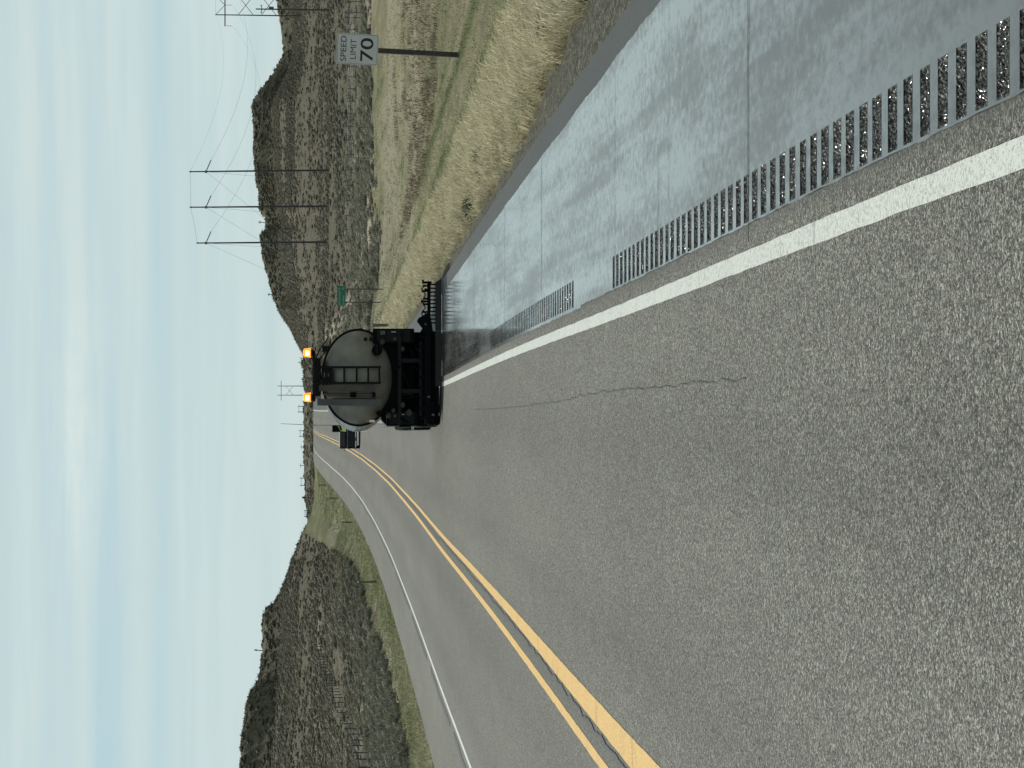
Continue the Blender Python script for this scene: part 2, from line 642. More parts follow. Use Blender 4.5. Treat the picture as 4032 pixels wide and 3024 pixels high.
column(350, near_l + [(107, 1546), (140, 1492), (180, 1430), (230, 1350), (290, 1270), (360, 1180), (425, 1112), (449, 1095), (455, 1024), (600, 1060), (900, 1130)])
column(470, near_l + [(122, 1505), (158, 1455), (200, 1395), (260, 1310), (330, 1220), (395, 1150), (455, 1105), (462, 1029), (640, 1080), (900, 1140)])
column(585, near_l + [(110, NZ, -1.75), (143, 1458), (182, 1410), (232, 1345), (300, 1258), (370, 1180), (454, 1115), (462, 1029), (640, 1090), (900, 1150)])
column(622, near_l + [(110, NZ, -1.75), (150, 1442), (190, 1400), (240, 1338), (305, 1255), (375, 1180), (456, 1110), (464, 1036), (640, 1090), (900, 1150)])
column(697, near_l + [(110, NZ, -1.75), (175, 1405), (230, 1352), (300, 1268), (380, 1185), (462, 1110), (660, 1150), (900, 1180)])
column(806, near_l + [(110, NZ, -1.8), (215, 1367), (280, 1300), (360, 1228), (440, 1157), (650, 1190), (1200, 1200)])
column(867, near_l + [(110, NZ, -1.8), (255, 1330), (330, 1268), (400, 1212), (450, 1178), (650, 1200), (1300, 1215)])
column(921, near_l + [(110, NZ, -1.8), (200, NZ, -2.4), (290, 1304), (360, 1248), (430, 1199), (600, 1215), (1300, 1225), (2500, 1212)])
column(990, near_l + [(110, NZ, -1.8), (200, NZ, -2.5), (300, 1318), (370, 1260), (440, 1226), (600, 1236), (900, 1252), (1500, 1228), (2500, 1209)])
column(1060, near_l + [(110, NZ, -1.8), (200, NZ, -2.5), (300, 1325), (370, 1272), (440, 1241), (600, 1245), (900, 1252), (1500, 1226), (2500, 1202)])
mid = near_l + [(110, NZ, -1.8), (200, NZ, -2.6), (300, NZ, -1.4), (400, NZ, .5), (480, NZ, 1.3), (560, NZ, 1.0), (760, NZ, -2.0)]
column(1150, mid + [(1500, 1226), (2500, 1197)])
column(1320, mid + [(1500, 1226), (2500, 1195)])
column(1430, mid + [(1500, 1222), (2500, 1194)])
near_r = [(0, NZ, -.6), (40, NZ, -1.4), (73, NZ, -2.1), (110, NZ, -2.7), (150, NZ, -3.0)]
column(1520, near_r + [(220, NZ, -3.2), (300, NZ, -2.4), (400, 1275), (480, 1246), (600, 1236), (900, 1215), (1300, 1194), (1900, 1215)])
column(1605, near_r + [(220, 1415), (300, 1340), (400, 1280), (480, 1250), (600, 1232), (800, 1214), (1000, 1192), (1400, 1215)])
column(1650, near_r + [(220, 1415), (300, 1342), (400, 1284), (500, 1246), (640, 1212), (760, 1190), (920, 1183), (1300, 1215)])
column(1730, near_r + [(220, 1412), (300, 1342), (400, 1288), (500, 1248), (650, 1190), (800, 1139), (1100, 1180)])
column(1803, near_r + [(190, 1462), (250, 1400), (320, 1350), (410, 1292), (500, 1250), (630, 1175), (780, 1094), (1050, 1150)])
for U_, V_ in ((1857, 1076), (1924, 1060), (1964, 1046), (2017, 1032), (2070, 1026), (2096, 1025), (2123, 1047), (2162, 1045), (2189, 1021), (2242, 1021), (2300, 1009),
               (2361, 1001), (2427, 998), (2547, 996), (2593, 992), (2626, 1000), (2643, 1010), (2732, 1080), (2779, 1103), (2812, 1117), (2852, 1114),
               (2951, 1098), (3024, 1088), (3500, 1060), (4600, 1120)):
    e = 1250 - V_
    column(U_, near_r + [(188, 1478), (280, 1395), (420, 1302), (520, 1250), (640, 1250 - .40 * e), (757, V_ + .33 * e), (765, V_), (1000, V_ + .3 * e), (1500, V_ + .6 * e)])

DG = np.unique(np.concatenate([np.arange(0, 200, 2.0), np.arange(200, 1000, 4.0), np.geomspace(1000, 9000, 60)]))
UK = np.array(sorted(COLS))
ZG = np.array([np.interp(DG, [a for a, b in COLS[u]], [b for a, b in COLS[u]]) for u in UK])


def ground(x, y, rough_=True):
    """height of the land at plan position x, y"""
    x = np.asarray(x, dtype=float)
    y = np.asarray(y, dtype=float)
    yy = np.maximum(np.abs(y), 1.0)
    U = np.clip(1512 + FPX * x / yy, UK[0], UK[-1])
    D = np.clip(yy, DG[0], DG[-1] - 1)
    iu = np.clip(np.searchsorted(UK, U, side='right') - 1, 0, len(UK) - 2)
    fu = (U - UK[iu]) / (UK[iu + 1] - UK[iu])
    idd = np.clip(np.searchsorted(DG, D, side='right') - 1, 0, len(DG) - 2)
    fd = (D - DG[idd]) / (DG[idd + 1] - DG[idd])
    z = (ZG[iu, idd] * (1 - fu) + ZG[iu + 1, idd] * fu) * (1 - fd) + (ZG[iu, idd + 1] * (1 - fu) + ZG[iu + 1, idd + 1] * fu) * fd
    if rough_:
        far = np.clip((D - 90) / 300, 0, 1)
        z = z + fbm(x / 34, y / 34, 3, 3) * 1.0 * far * np.clip((1500 - D) / 900, .25, 1) + fbm(x / 9, y / 9, 5, 3) * (.10 + .22 * far)
    t = x - rx(y)
    e = tR(y) + PAVE_R
    r_ = rz(y)
    zr_ = r_ - .05 - np.clip((t - e) / 9.0, 0, 2) * 1.15 + fbm(x / 1.7, y / 1.7, 9, 3) * .06
    zl_ = r_ - .05 - np.clip((PAVE_L - t) / 3.5, 0, 1.2) * .33 + fbm(x / 1.7, y / 1.7, 19, 3) * .05
    sm = lambda v: np.clip(v, 0, 1) ** 2 * (3 - 2 * np.clip(v, 0, 1))
    wr = sm((t - 12) / 13.0)
    wl_ = sm((-t - 8.8) / 5.0)
    cross = np.where(t > 0, zr_, zl_)
    w = np.where(t > 0, wr, wl_)
    w = np.maximum(w, sm((y - 500) / 60.0))
    z = cross * (1 - w) + z * w
    under = (t < e - .02) & (t > PAVE_L + .02) & (y < 520)
    return np.where(under, r_ - .22, z)


def at(U, V, D):
    """world point at forward distance D on the ray of photo column U, row V"""
    v = -(V - 2016) / FPX
    dy = math.cos(PITCH) + v * math.sin(PITCH)
    dz = -math.sin(PITCH) + v * math.cos(PITCH)
    return Vector(((U - 1512) / FPX * D / dy, D, CAMZ + dz * D / dy))


def drop(U, V, d0=6.0, d1=3000.0):
    """where the sight line through (U, V) meets the ground"""
    D = np.geomspace(d0, d1, 5000)
    v = -(V - 2016) / FPX
    dy = math.cos(PITCH) + v * math.sin(PITCH)
    dz = -math.sin(PITCH) + v * math.cos(PITCH)
    x = (U - 1512) / FPX * D / dy
    z = CAMZ + dz * D / dy
    g = z - ground(x, D)
    i = np.where(g <= 0)[0]
    i = i[0] if len(i) else len(D) - 1
    return Vector((float(x[i]), float(D[i]), float(ground(x[i], D[i]))))


def on_ground(x, y):
    return Vector((float(x), float(y), float(ground(x, y))))


def verge_green(s, x, y):
    wob = fbm(x / 5, y / 26, 21, 3)
    g = .16 + .75 * np.exp(-((s - 4.0 - wob) / .8) ** 2) + .5 * np.exp(-((s - 7.2 - wob) / .6) ** 2) + .45 * np.exp(-((s - 11.5 - wob * 1.6) / 1.0) ** 2)
    g = g + 1.1 * np.clip(fbm(s / .75, y / 45, 37, 3) - .05, 0, 1) * (s > 2.6)
    return np.clip(g, 0, 1)


def build_terrain():
    az = np.concatenate([np.arange(-180, -30, 6.0), np.arange(-30, -12.2, .6), np.arange(-12.2, 12.2, .044), np.arange(12.2, 30, .6), np.arange(30, 180.01, 6.0)])
    D = np.unique(np.concatenate([np.array([.5, 2, 4]), np.geomspace(6.0, 900.0, 370), np.arange(425, 470, 2.0), np.arange(700, 790, 2.5), np.geomspace(915, 9000, 50)]))
    A, DD = np.meshgrid(R(1) * az, D, indexing='ij')
    X = DD * np.sin(A)
    Y = DD * np.cos(A)
    Z = ground(X, Y)
    # behind the camera the land simply carries on
    n0, n1 = X.shape
    V = np.stack([X, Y, Z], -1).reshape(-1, 3)
    ii, jj = np.meshgrid(np.arange(n0 - 1), np.arange(n1 - 1), indexing='ij')
    a = (ii * n1 + jj).ravel()
    F = np.stack([a, a + 1, a + n1 + 1, a + n1], -1)[:, ::-1]
    t = X - rx(Y)
    e = tR(Y) + PAVE_R
    s = t - e
    # green strips along the right verge, straw between
    g = verge_green(s, X, Y)
    g = np.where(s < 2.3, .02, g)
    lw = -t + PAVE_L
    g = np.where(t < 0, .62 + .5 * fbm(X / 3, Y / 14, 4, 3), g)
    gw = .30 + 1.15 * np.clip((33 - Y) / 14, 0, 1)
    gravel = np.clip(1 - (s - gw - fbm(X / .5, Y / 1.0, 31, 3) * .22) / .12, 0, 1) * (t > 0)
    gravel = np.maximum(gravel, np.clip(1 - (lw - .25) / .12, 0, 1) * (t < 0))
    n8 = fbm(X / 8, Y / 14, 41, 4)
    V_line = Y   # distance decides where sage country starts on the right
    hill_r = np.clip((Y - 190 + fbm(X / 4, Y / 20, 43, 4) * 70) / 12, 0, 1) * (t > 3)
    hill_l = np.clip((-t - 10.6 - np.clip((Y - 230) / 200, 0, 1) * 8 + n8 * 1.6) / .7, 0, 1)
    hill = np.maximum(np.where(t < 0, hill_l, hill_r), np.clip((Y - 520) / 30, 0, 1))
    dirt = np.zeros_like(X)
    # pale track on the right flats, running away from the sign
    tx = np.interp(Y, [180, 220, 270, 330, 400, 470], [15.5, 14.5, 11.5, 9.5, 8.0, 7.0])
    dirt = np.maximum(dirt, .95 * np.exp(-((X - tx + n8 * .8) / (.9 + Y * .003)) ** 4) * (Y > 200) * (Y < 520))
    dirt = np.maximum(dirt, .7 * np.clip((fbm(X / 5, Y / 26, 57, 4) - .16) * 5, 0, 1) * (t > 9) * (Y > 185) * (Y < 300))
    dirt = np.maximum(dirt, .55 * np.clip((fbm(X / 9, Y / 30, 55, 4) - .22) * 6, 0, 1) * (t > 9) * (Y > 90) * (Y < 240))
    # pale cut bank above the left verge
    dirt = np.maximum(dirt, .75 * np.clip((fbm(X / 4, Y / 14, 61, 3) - .08) * 5, 0, 1) * np.exp(-((-t - 11.2) / 1.4) ** 2) * (Y > 110) * (Y < 420))
    dirt = np.maximum(dirt, .5 * np.clip((fbm(X / 12, Y / 30, 66, 4) - .2) * 5, 0, 1) * (t < -12) * (Y < 330))
    att = np.stack([g, gravel, hill, dirt], -1).reshape(-1, 4)
    o = np_mesh('ground', V, F, M_TERR, attr={'zone': np.clip(att, 0, 1)}, smooth=True)
    tag(o, 'dry grassy verges and brushy hills on both sides of the highway', kind='structure')
    return o


build_terrain()


def strip(name, tfun, d, material, dz=0.0, attrs=True, parent=None, skip=None):
    """sheet in road coordinates; tfun(d) -> array of lateral offsets"""
    d = np.asarray(d, dtype=float)
    T = np.stack([np.asarray(tfun(x), dtype=float) for x in d])
    n0, n1 = T.shape
    Dm = np.repeat(d[:, None], n1, 1)
    X = rx(Dm) + T
    Z = rz(Dm) + (dz if not callable(dz) else dz(T, Dm))
    V = np.stack([X, Dm, Z], -1).reshape(-1, 3)
    ii, jj = np.meshgrid(np.arange(n0 - 1), np.arange(n1 - 1), indexing='ij')
    a = (ii * n1 + jj).ravel()
    F = np.stack([a, a + 1, a + n1 + 1, a + n1], -1)
    if skip is not None:
        F = F[~skip(ii.ravel(), jj.ravel())]
    wheel = sum(np.exp(-((T - c) / .38) ** 2) for c in (1.15, 3.0, -1.1, -2.9))
    seam = .42 * np.exp(-((T - .02) / .20) ** 2) + .28 * np.exp(-((T + .65) / .35) ** 2)
    seam = seam + .55 * np.clip((T - tR(Dm) - .09) / .12, 0, 1) ** 1.5 * (Dm < 60) * (T < tR(Dm) + .22)
    at_ = np.stack([(T + 12) / 24, np.clip(wheel, 0, 1), seam, np.ones_like(T)], -1).reshape(-1, 4)
    return np_mesh(name, V, F, material, parent, {'road': at_} if attrs else None, smooth=True)


dd = np.concatenate([np.arange(-50, 4, 2), np.arange(4, 60, .25), np.arange(60, 130, 1), np.arange(130, 560, 2.0)])
road = strip('road', lambda d: np.concatenate([np.linspace(PAVE_L, -.14, 40), np.linspace(0, float(tR(d)) + .06, 19), [float(tR(d)) + .09, float(tR(d)) + .15, float(tR(d)) + .214]]), dd, M_ASPH)
tag(road, 'grey two-lane asphalt highway dipping and rising ahead', kind='structure')

# the shoulder itself: pavement, and where the rumble strip is milled a lowered bed under the groove pieces
RUM0, RUM1 = .228, .525
def sh_t(d):
    b = float(tR(d))
    return [b + .214, b + RUM0 - .002, b + RUM0, b + RUM1, b + RUM1 + .002, b + 1.0, b + 1.5, b + 2.0, b + 2.35, b + PAVE_R]
def sh_z(T, D):
    rel = T - tR(D)
    return np.where((rel > RUM0 - .001) & (rel < RUM1 + .001) & (D < 59.5) & (D > 0), -.05, 0.0)
shoulder = strip('shoulder_pavement', sh_t, dd, M_DULL, sh_z)
tag(shoulder, 'paved right shoulder beside the highway', kind='structure')
# skirt of the pavement edge
sk = strip('pavement_edge', lambda d: [float(tR(d)) + PAVE_R, float(tR(d)) + PAVE_R + .05], dd, M_DULL, lambda T, D: np.where(T - tR(D) > PAVE_R + .02, -.14, 0.0), parent=shoulder)

# ------------------------------------------------------------------ fresh fog seal with the milled rumble strip
PITCHR = .292
GAPS = [(21.1, 24.55), (39.0, 42.3)]
cells = []
y0 = 4.0
while y0 < 58.0:
    mid_ = y0 + .09
    if not any(a < mid_ < b for a, b in GAPS):
        cells.append(y0 + random.uniform(-.006, .006))
    y0 += PITCHR


def build_seal():
    SEAL_END = 58.9
    # wide part
    d = np.arange(3.0, SEAL_END, .1)
    e1 = lambda x: float(tR(x)) + 2.35 + .022 * float(fbm(x / 1.6, .5, 77, 3)) + .012 * float(fbm(x / .12, .5, 78, 2)) - .0006 * x
    w = strip('fog_seal', lambda x: [float(tR(x)) + RUM1, float(tR(x)) + .9, float(tR(x)) + 1.5, float(tR(x)) + 2.0, e1(x)], d, M_SEAL, .005)
    tag(w, 'freshly sprayed wet black fog seal shining on the right shoulder', kind='structure')
    # narrow margin between the lane and the grooves
    e0 = lambda x: float(tR(x)) + (.216 if x < 24 else .19) + .014 * float(fbm(x / .22, .5, 88, 4))
    mg = strip('fog_seal_margin', lambda x: [e0(x), float(tR(x)) + RUM0], d, M_SEAL, .0055, parent=w)
    # lands between grooves
    bm = bmesh.new()
    ys = sorted(cells)
    edges = [3.0]
    spans = []
    prev = 3.0
    glen = {}
    for c in ys:
        glen[c] = random.uniform(.160, .188)
        spans.append((prev, c))
        prev = c + glen[c]
    spans.append((prev, SEAL_END))
    for a, b in spans:
        n = max(1, int((b - a) / .5))
        for k in range(n):
            p0, p1 = a + (b - a) * k / n, a + (b - a) * (k + 1) / n
            q = []
            for yy, rr in ((p0, RUM0), (p0, RUM1), (p1, RUM1), (p1, RUM0)):
                q.append(bm.verts.new((float(rx(yy) + tR(yy)) + rr, yy, float(rz(yy)) + .005)))
            bm.faces.new(q)
    me = bpy.data.meshes.new('groove_land')
    bm.to_mesh(me)
    bm.free()
    me.materials.append(M_SEAL)
    link(bpy.data.objects.new('groove_land', me), w)
    # four shapes of milled groove, shared
    shapes = []
    for k in range(6):
        nx, ny = 34, 18
        u = np.linspace(0, 1, nx)
        v = np.linspace(0, 1, ny)
        Ug, Vg = np.meshgrid(u, v, indexing='ij')
        depth = .017 * np.sqrt(np.clip(1 - (2 * Vg - 1) ** 2, 0, 1)) * np.clip(np.minimum(Ug, 1 - Ug) / (.05 + .035 * k) + fbm(Vg * 7, Ug * 3, 140 + k, 2) * .5, 0, 1) ** .5
        rough_ = (rng.random(Ug.shape) - .5) * .020 + fbm(Ug * 14 + k * 9, Vg * 8, 100 + k, 2) * .005
        inner = np.clip(np.minimum(np.minimum(Ug, 1 - Ug) / .05, np.minimum(Vg, 1 - Vg) / .08), 0, 1)
        Zg = .005 - depth * inner + rough_ * inner
        Vv = np.stack([RUM0 + Ug * (RUM1 - RUM0), Vg * .18, Zg], -1).reshape(-1, 3)
        ii, jj = np.meshgrid(np.arange(nx - 1), np.arange(ny - 1), indexing='ij')
        a = (ii * ny + jj).ravel()
        F = np.stack([a, a + ny, a + ny + 1, a + 1], -1)
        me = bpy.data.meshes.new('rumble_groove')
        me.from_pydata(Vv.tolist(), [], F.tolist())
        me.materials.append(M_GROOVE)
        shapes.append(me)
    for i, c in enumerate(cells):
        o = bpy.data.objects.new('rumble_groove', shapes[(i * 5 + i // 7) % 6])
        cy = c
        o.location = (float(rx(cy) + tR(cy)), cy, float(rz(cy)))
        slope = float(rz(cy + .18) - rz(cy)) / .18
        sx = float((rx(cy + .18) + tR(cy + .18)) - (rx(cy) + tR(cy))) / .18
        o.rotation_euler = (math.atan(slope), 0, -math.atan(sx))
        o.scale = (1, glen[c] / .18, 1)
        link(o, w)


build_seal()

# ------------------------------------------------------------------ painted lines
def line(name, t0, t1, d, material, label, dz=.004, wob=.006, seed=1):
    f = lambda x: [(t0(x) if callable(t0) else t0) + wob * float(fbm(x / .35, .3, seed, 3)), (t1(x) if callable(t1) else t1) + wob * float(fbm(x / .35, 9.3, seed, 3))]
    o = strip(name, f, d, material, dz)
    return tag(o, label, kind='structure')


dl = np.concatenate([np.arange(3, 60, .12), np.arange(60, 540, 1.0)])
line('white_edge_line', lambda x: float(tR(x)) - .065, lambda x: float(tR(x)) + .055, dl, M_WHITE, 'white edge line along the right lane')
line('white_edge_line', TL - .06, TL + .06, dl, M_WHITE, 'white edge line along the left lane', seed=4)
line('yellow_centre_line', lambda x: -.13 - .10 - .02, lambda x: -.13, dl, M_YELL, 'left stripe of the double yellow centre line', seed=6, wob=.008)
line('yellow_centre_line', lambda x: .13, lambda x: .13 + .10 + .22 * math.exp(-max(x - 16, 0) / 17.0), dl, M_YELL, 'right, broader stripe of the double yellow centre line', seed=8, wob=.008)


def crack(pts, w, name='pavement_crack', dz=.0085, jit=.012, step=.06, parent=road, seed=0):
    """thin filled crack following points (t, d) in road coordinates"""
    P_ = []
    for (t0, d0), (t1, d1) in zip(pts[:-1], pts[1:]):
        L = math.hypot(t1 - t0, d1 - d0)
        n = max(2, int(L / step))
        for k in range(n):
            f = k / n
            P_.append((t0 + (t1 - t0) * f, d0 + (d1 - d0) * f))
    P_.append(pts[-1])
    P_ = np.array(P_)
    idx = np.arange(len(P_))
    ax = abs(P_[-1, 0] - P_[0, 0]) > abs(P_[-1, 1] - P_[0, 1])
    j = fbm(idx * .23, np.zeros(len(P_)) + seed, seed, 4) * jit
    ww = w * (.6 + .7 * np.abs(fbm(idx * .4, np.zeros(len(P_)) + 3, seed + 5, 3)) + .15)
    V, F = [], []
    for i, (t, d) in enumerate(P_):
        for s_ in (-1, 1):
            tt = t + (0 if ax else s_ * ww[i] / 2 + j[i])
            d2 = d + ((s_ * ww[i] / 2 + j[i]) if ax else 0)
            V.append((float(rx(d2)) + tt, d2, float(rz(d2)) + dz))
        if i:
            F.append((2 * i - 2, 2 * i - 1, 2 * i + 1, 2 * i))
    np_mesh(name, np.array(V), np.array(F), M_CRACK, parent)


# cross joints on the shoulder, some running on over the edge line
for k, (d0, a, b, w) in enumerate(((11.95, 3.95, 4.75, .008), (13.95, 4.3, 6.2, .012), (17.4, 4.25, 6.75, .009), (18.0, 4.3, 5.4, .006), (20.9, 4.25, 6.5, .013), (20.9, 3.9, 4.3, .006), (28.8, 4.75, 6.5, .016),
                                   (35.5, 4.6, 6.5, .013), (44, 4.6, 6.45, .018), (15.9, 3.6, 4.3, .006), (52, 4.6, 6.4, .02))):
    crack([(a, d0 + .02), (b, d0)], w * (1.9 if a > 4.25 else .8), jit=.03, seed=k, dz=.0095)
# long wandering crack in the right lane
def road_point(U, V):
    D = np.geomspace(6, 480, 6000)
    v = -(V - 2016) / FPX
    dy = math.cos(PITCH) + v * math.sin(PITCH)
    dz = -math.sin(PITCH) + v * math.cos(PITCH)
    i_ = np.where(CAMZ + dz / dy * D - rz(D) <= 0)[0][0]
    return (float((U - 1512) / FPX * D[i_] / dy - rx(D[i_])), float(D[i_]))


crack([road_point(3024 - y_, v_) for v_, y_ in ((1868, 1613), (1962, 1610), (2106, 1595), (2200, 1581), (2294, 1559), (2366, 1545), (2540, 1527), (2685, 1516), (2793, 1501), (2938, 1494))], .0065, jit=.022, seed=31)
# open joint between the yellow stripes
crack([(.07, 15), (.06, 24), (.08, 30), (.05, 44), (.06, 60)], .035, jit=.05, seed=33, step=.08)
crack([(-.02, 60), (.02, 90), (.0, 200), (.0, 400)], .05, jit=.03, seed=35, step=1.0)
# dark old sealant band beside the left edge line
for k, (a, b) in enumerate(((44, 52), (54, 66), (69, 84), (87, 110), (114, 150), (156, 215))):
    crack([(TL - .28, a), (TL - .33, (a + b) / 2), (TL - .27, b)], .17, jit=.06, seed=50 + k, step=.5)
for k in range(26):
    d0 = 19 + k * 1.7 + random.random()
    w_ = .22 * math.exp(-max(d0 - 16, 0) / 17.0)
    if k % 2 == 0:
        crack([(.12, d0), (.24 + w_, d0 + .05)], .010, jit=.02, seed=80 + k, dz=.0095)

# ------------------------------------------------------------------ vegetation
def blades(xs, ys, h, w, lean, tint, name, label, material=M_STRAW, seg2=True):
    n = len(xs)
    z = ground(xs, ys)
    a = rng.random(n) * 2 * math.pi
    la = rng.normal(0, 1, n) * .9 + R(25)
    lx, ly = np.sin(la) * lean * h, np.cos(la) * lean * h * .5
    dx, dy = np.cos(a) * w / 2, np.sin(a) * w / 2
    base = np.stack([xs, ys, z - .02], -1)
    off = np.stack([dx, dy, np.zeros(n)], -1)
    midp = base + np.stack([lx * .3, ly * .3, h * .6], -1)
    tip = base + np.stack([lx, ly, h * (1 - .25 * np.clip(lean, 0, 2))], -1)
    V = np.stack([base - off, base + off, midp + off * .7, midp - off * .7, tip], 1).reshape(-1, 3)
    i = np.arange(n) * 5
    F = np.concatenate([np.stack([i, i + 1, i + 2], -1), np.stack([i, i + 2, i + 3], -1), np.stack([i + 3, i + 2, i + 4], -1)])
    T = np.repeat(np.concatenate([tint, np.zeros((n, 1)), np.ones((n, 1))], -1)[:, None], 5, 1).reshape(-1, 4)
    o = np_mesh(name, V, F, material, attr={'tint': T})
    return tag(o, label, name.replace('_', ' '), kind='stuff')


def tufted(n, d0, d1, s0, s1, per, spread, side=1, power=1.0):
    """clumped positions over a verge: distance d0-d1, offset s0-s1 from the pavement edge"""
    m_ = n // per
    d = d0 * (d1 / d0) ** (rng.random(m_) ** power)
    s_ = s0 + (s1 - s0) * rng.random(m_)
    d = np.repeat(d, per) + rng.normal(0, spread, m_ * per)
    s_ = np.repeat(s_, per) + rng.normal(0, spread, m_ * per)
    idt = np.repeat(rng.random(m_), per)
    e = tR(d) + PAVE_R + s_ if side > 0 else PAVE_L - s_
    return rx(d) + e, d, s_, idt


def verge():
    # tall straw close to the pavement
    x, d, s_, idt = tufted(90000, 22, 150, .35, 3.2, 14, .055)
    gw = .30 + 1.15 * np.clip((33 - d) / 14, 0, 1) + fbm(x / .5, d / 1.0, 31, 3) * .22
    k = s_ > gw
    x, d, s_, idt = x[k], d[k], s_[k], idt[k]
    n = len(x)
    h = (.18 + .30 * rng.random(n)) * (.5 + .9 * idt) * np.clip((s_ - .1) / .8, .45, 1)
    w = .006 + d * .00022 + .004 * rng.random(n)
    idg = (idt * 7919) % 1
    tint = np.stack([np.clip(idt * 1.25 - .1 + rng.normal(0, .10, n), 0, 1), np.clip((idg - .82) * 3 + rng.normal(.0, .06, n), 0, .8)], -1)
    blades(x, d, h, w, .7 + .9 * rng.random(n), tint, 'dry_grass', 'tall straw-coloured grass along the right pavement edge')
    # shorter grass further out, with greener stripes
    x, d, s_, idt = tufted(110000, 24, 200, 2.4, 24, 7, .12)
    n = len(x)
    g = verge_green(s_, x, d)
    h = (.05 + .10 * rng.random(n)) * (.7 + .5 * idt)
    w = .004 + d * .00020
    tint = np.stack([np.clip(idt * 1.1 + rng.normal(.0, .12, n), 0, 1), np.clip(g + rng.normal(0, .2, n), 0, 1)], -1)
    blades(x, d, h, w, .6 + .5 * rng.random(n), tint, 'short_grass', 'short mixed straw and green grass on the right verge')
    # brown dead weeds in a long patch behind the sign
    x, d, s_, idt = tufted(17000, 84, 165, 6.5, 26, 8, .16)
    k = (fbm(x / 6, d / 11, 91, 4) + .35 - np.abs(d - 118) / 70) > .10
    x, d, idt = x[k], d[k], idt[k]
    n = len(x)
    tint = np.stack([np.clip(rng.normal(.35, .35, n), 0, 1), np.clip(rng.normal(.05, .2, n), 0, 1)], -1)
    blades(x, d, (.12 + .22 * rng.random(n)) * (.6 + .7 * idt), .018 + .02 * rng.random(n), .5 + .6 * rng.random(n), tint, 'dead_weeds', 'brown dead weeds in a patch on the right verge behind the sign', M_BROWN_WEED)
    # left verge
    x, d, s_, idt = tufted(45000, 60, 420, .2, 5.5, 7, .12, side=-1)
    n = len(x)
    h = (.06 + .12 * rng.random(n)) * (.7 + .5 * idt)
    w = .006 + d * .00018
    tint = np.stack([np.clip(idt * .6 + rng.normal(.1, .2, n), 0, 1), np.clip(.6 + fbm(x / 3, d / 14, 4, 3) * .6 + rng.normal(0, .2, n), 0, 1)], -1)
    blades(x, d, h, w, .6 + .4 * rng.random(n), tint, 'green_grass', 'greenish grass on the left verge beside the road')


verge()


def bush_template(n_leaf, seed, simple=False, leaf=.10):
    r = np.random.default_rng(seed)
    V, F, T = [], [], []
    rings = [(.34, .0), (.36, .16), (.24, .32)]
    NR = 5 if simple else 6
    if simple:
        rings = [(.40, .0), (.34, .22)]
    for rr_, zz in rings:
        for k in range(NR):
            a = k * 2 * math.pi / NR + seed
            V.append(np.array([rr_ * math.cos(a), rr_ * math.sin(a), zz]) * (1 + r.normal(0, .10)))
            T.append((.42, .0, 0, 1))
    V.append(np.array([0, 0, .40])); T.append((.05, 0, 0, 1))
    nl = len(rings)
    for q in range(nl - 1):
        for k in range(NR):
            a_, b_ = q * NR + k, q * NR + (k + 1) % NR
            F += [(a_, b_, b_ + NR), (a_, b_ + NR, a_ + NR)]
    for k in range(NR):
        F.append(((nl - 1) * NR + k, (nl - 1) * NR + (k + 1) % NR, nl * NR))
    for k in range(n_leaf):
        th, ph = r.random() * 2 * math.pi, math.acos(1 - r.random() * 1.05)
        lump = 1 + .28 * math.sin(3 * th + seed) * math.sin(2 * ph + seed * 2)
        rad = (.62 + .38 * r.random() ** .5) * lump
        c = np.array([math.cos(th) * math.sin(ph), math.sin(th) * math.sin(ph), max(.02, math.cos(ph)) * .95]) * rad * .5
        c[2] *= .82
        c[2] += .02
        d_ = c / (np.linalg.norm(c) + 1e-6) + r.normal(0, .5, 3) + np.array([0, 0, .6])
        d_ /= np.linalg.norm(d_)
        s_ = np.cross(d_, r.normal(0, 1, 3))
        s_ /= np.linalg.norm(s_) + 1e-6
        L = leaf * (.7 + .9 * r.random())
        W = leaf * .42 * (.6 + .8 * r.random())
        b = len(V)
        V += [c - s_ * W * .5, c + s_ * W * .5, c + d_ * L]
        F.append((b, b + 1, b + 2))
        tv = (r.random(), max(0, r.normal(.08, .15)), 0, 1)
        T += [tv] * 3
    return np.array(V), np.array(F), np.array(T)


def scatter(name, label, cat, pos, size, templates, tintshift, material=M_SAGE):
    Vs, Fs, Ts = [], [], []
    base = 0
    n = len(pos)
    ti = rng.integers(0, len(templates), n)
    ang = rng.random(n) * 2 * math.pi
    for k, (tv, tf, tt) in enumerate(templates):
        sel = np.where(ti == k)[0]
        if not len(sel):
            continue
        ca, sa = np.cos(ang[sel]), np.sin(ang[sel])
        s_ = size[sel]
        hz = s_ * (.55 + .35 * rng.random(len(sel)))
        X = (tv[None, :, 0] * ca[:, None] - tv[None, :, 1] * sa[:, None]) * s_[:, None]
        Y = (tv[None, :, 0] * sa[:, None] + tv[None, :, 1] * ca[:, None]) * s_[:, None]
        Z = tv[None, :, 2] * hz[:, None]
        V = np.stack([X + pos[sel, 0:1], Y + pos[sel, 1:2], Z + pos[sel, 2:3] - .05 * s_[:, None]], -1)
        F = tf[None] + (np.arange(len(sel)) * len(tv))[:, None, None] + base
        T = np.repeat(tt[None], len(sel), 0).copy()
        T[..., 0] = np.clip(T[..., 0] * .6 + tintshift[sel][:, None] * .6, 0, 1)
        T[..., 1] = np.clip(T[..., 1] + np.clip(tintshift[sel][:, None] - .72, 0, 1) * 1.9, 0, 1)
        Vs.append(V.reshape(-1, 3)); Fs.append(F.reshape(-1, 3)); Ts.append(T.reshape(-1, 4))
        base += V.shape[0] * V.shape[1]
    o = np_mesh(name, np.concatenate(Vs), np.concatenate(Fs), material, attr={'tint': np.concatenate(Ts)})
    return tag(o, label, cat, kind='stuff')


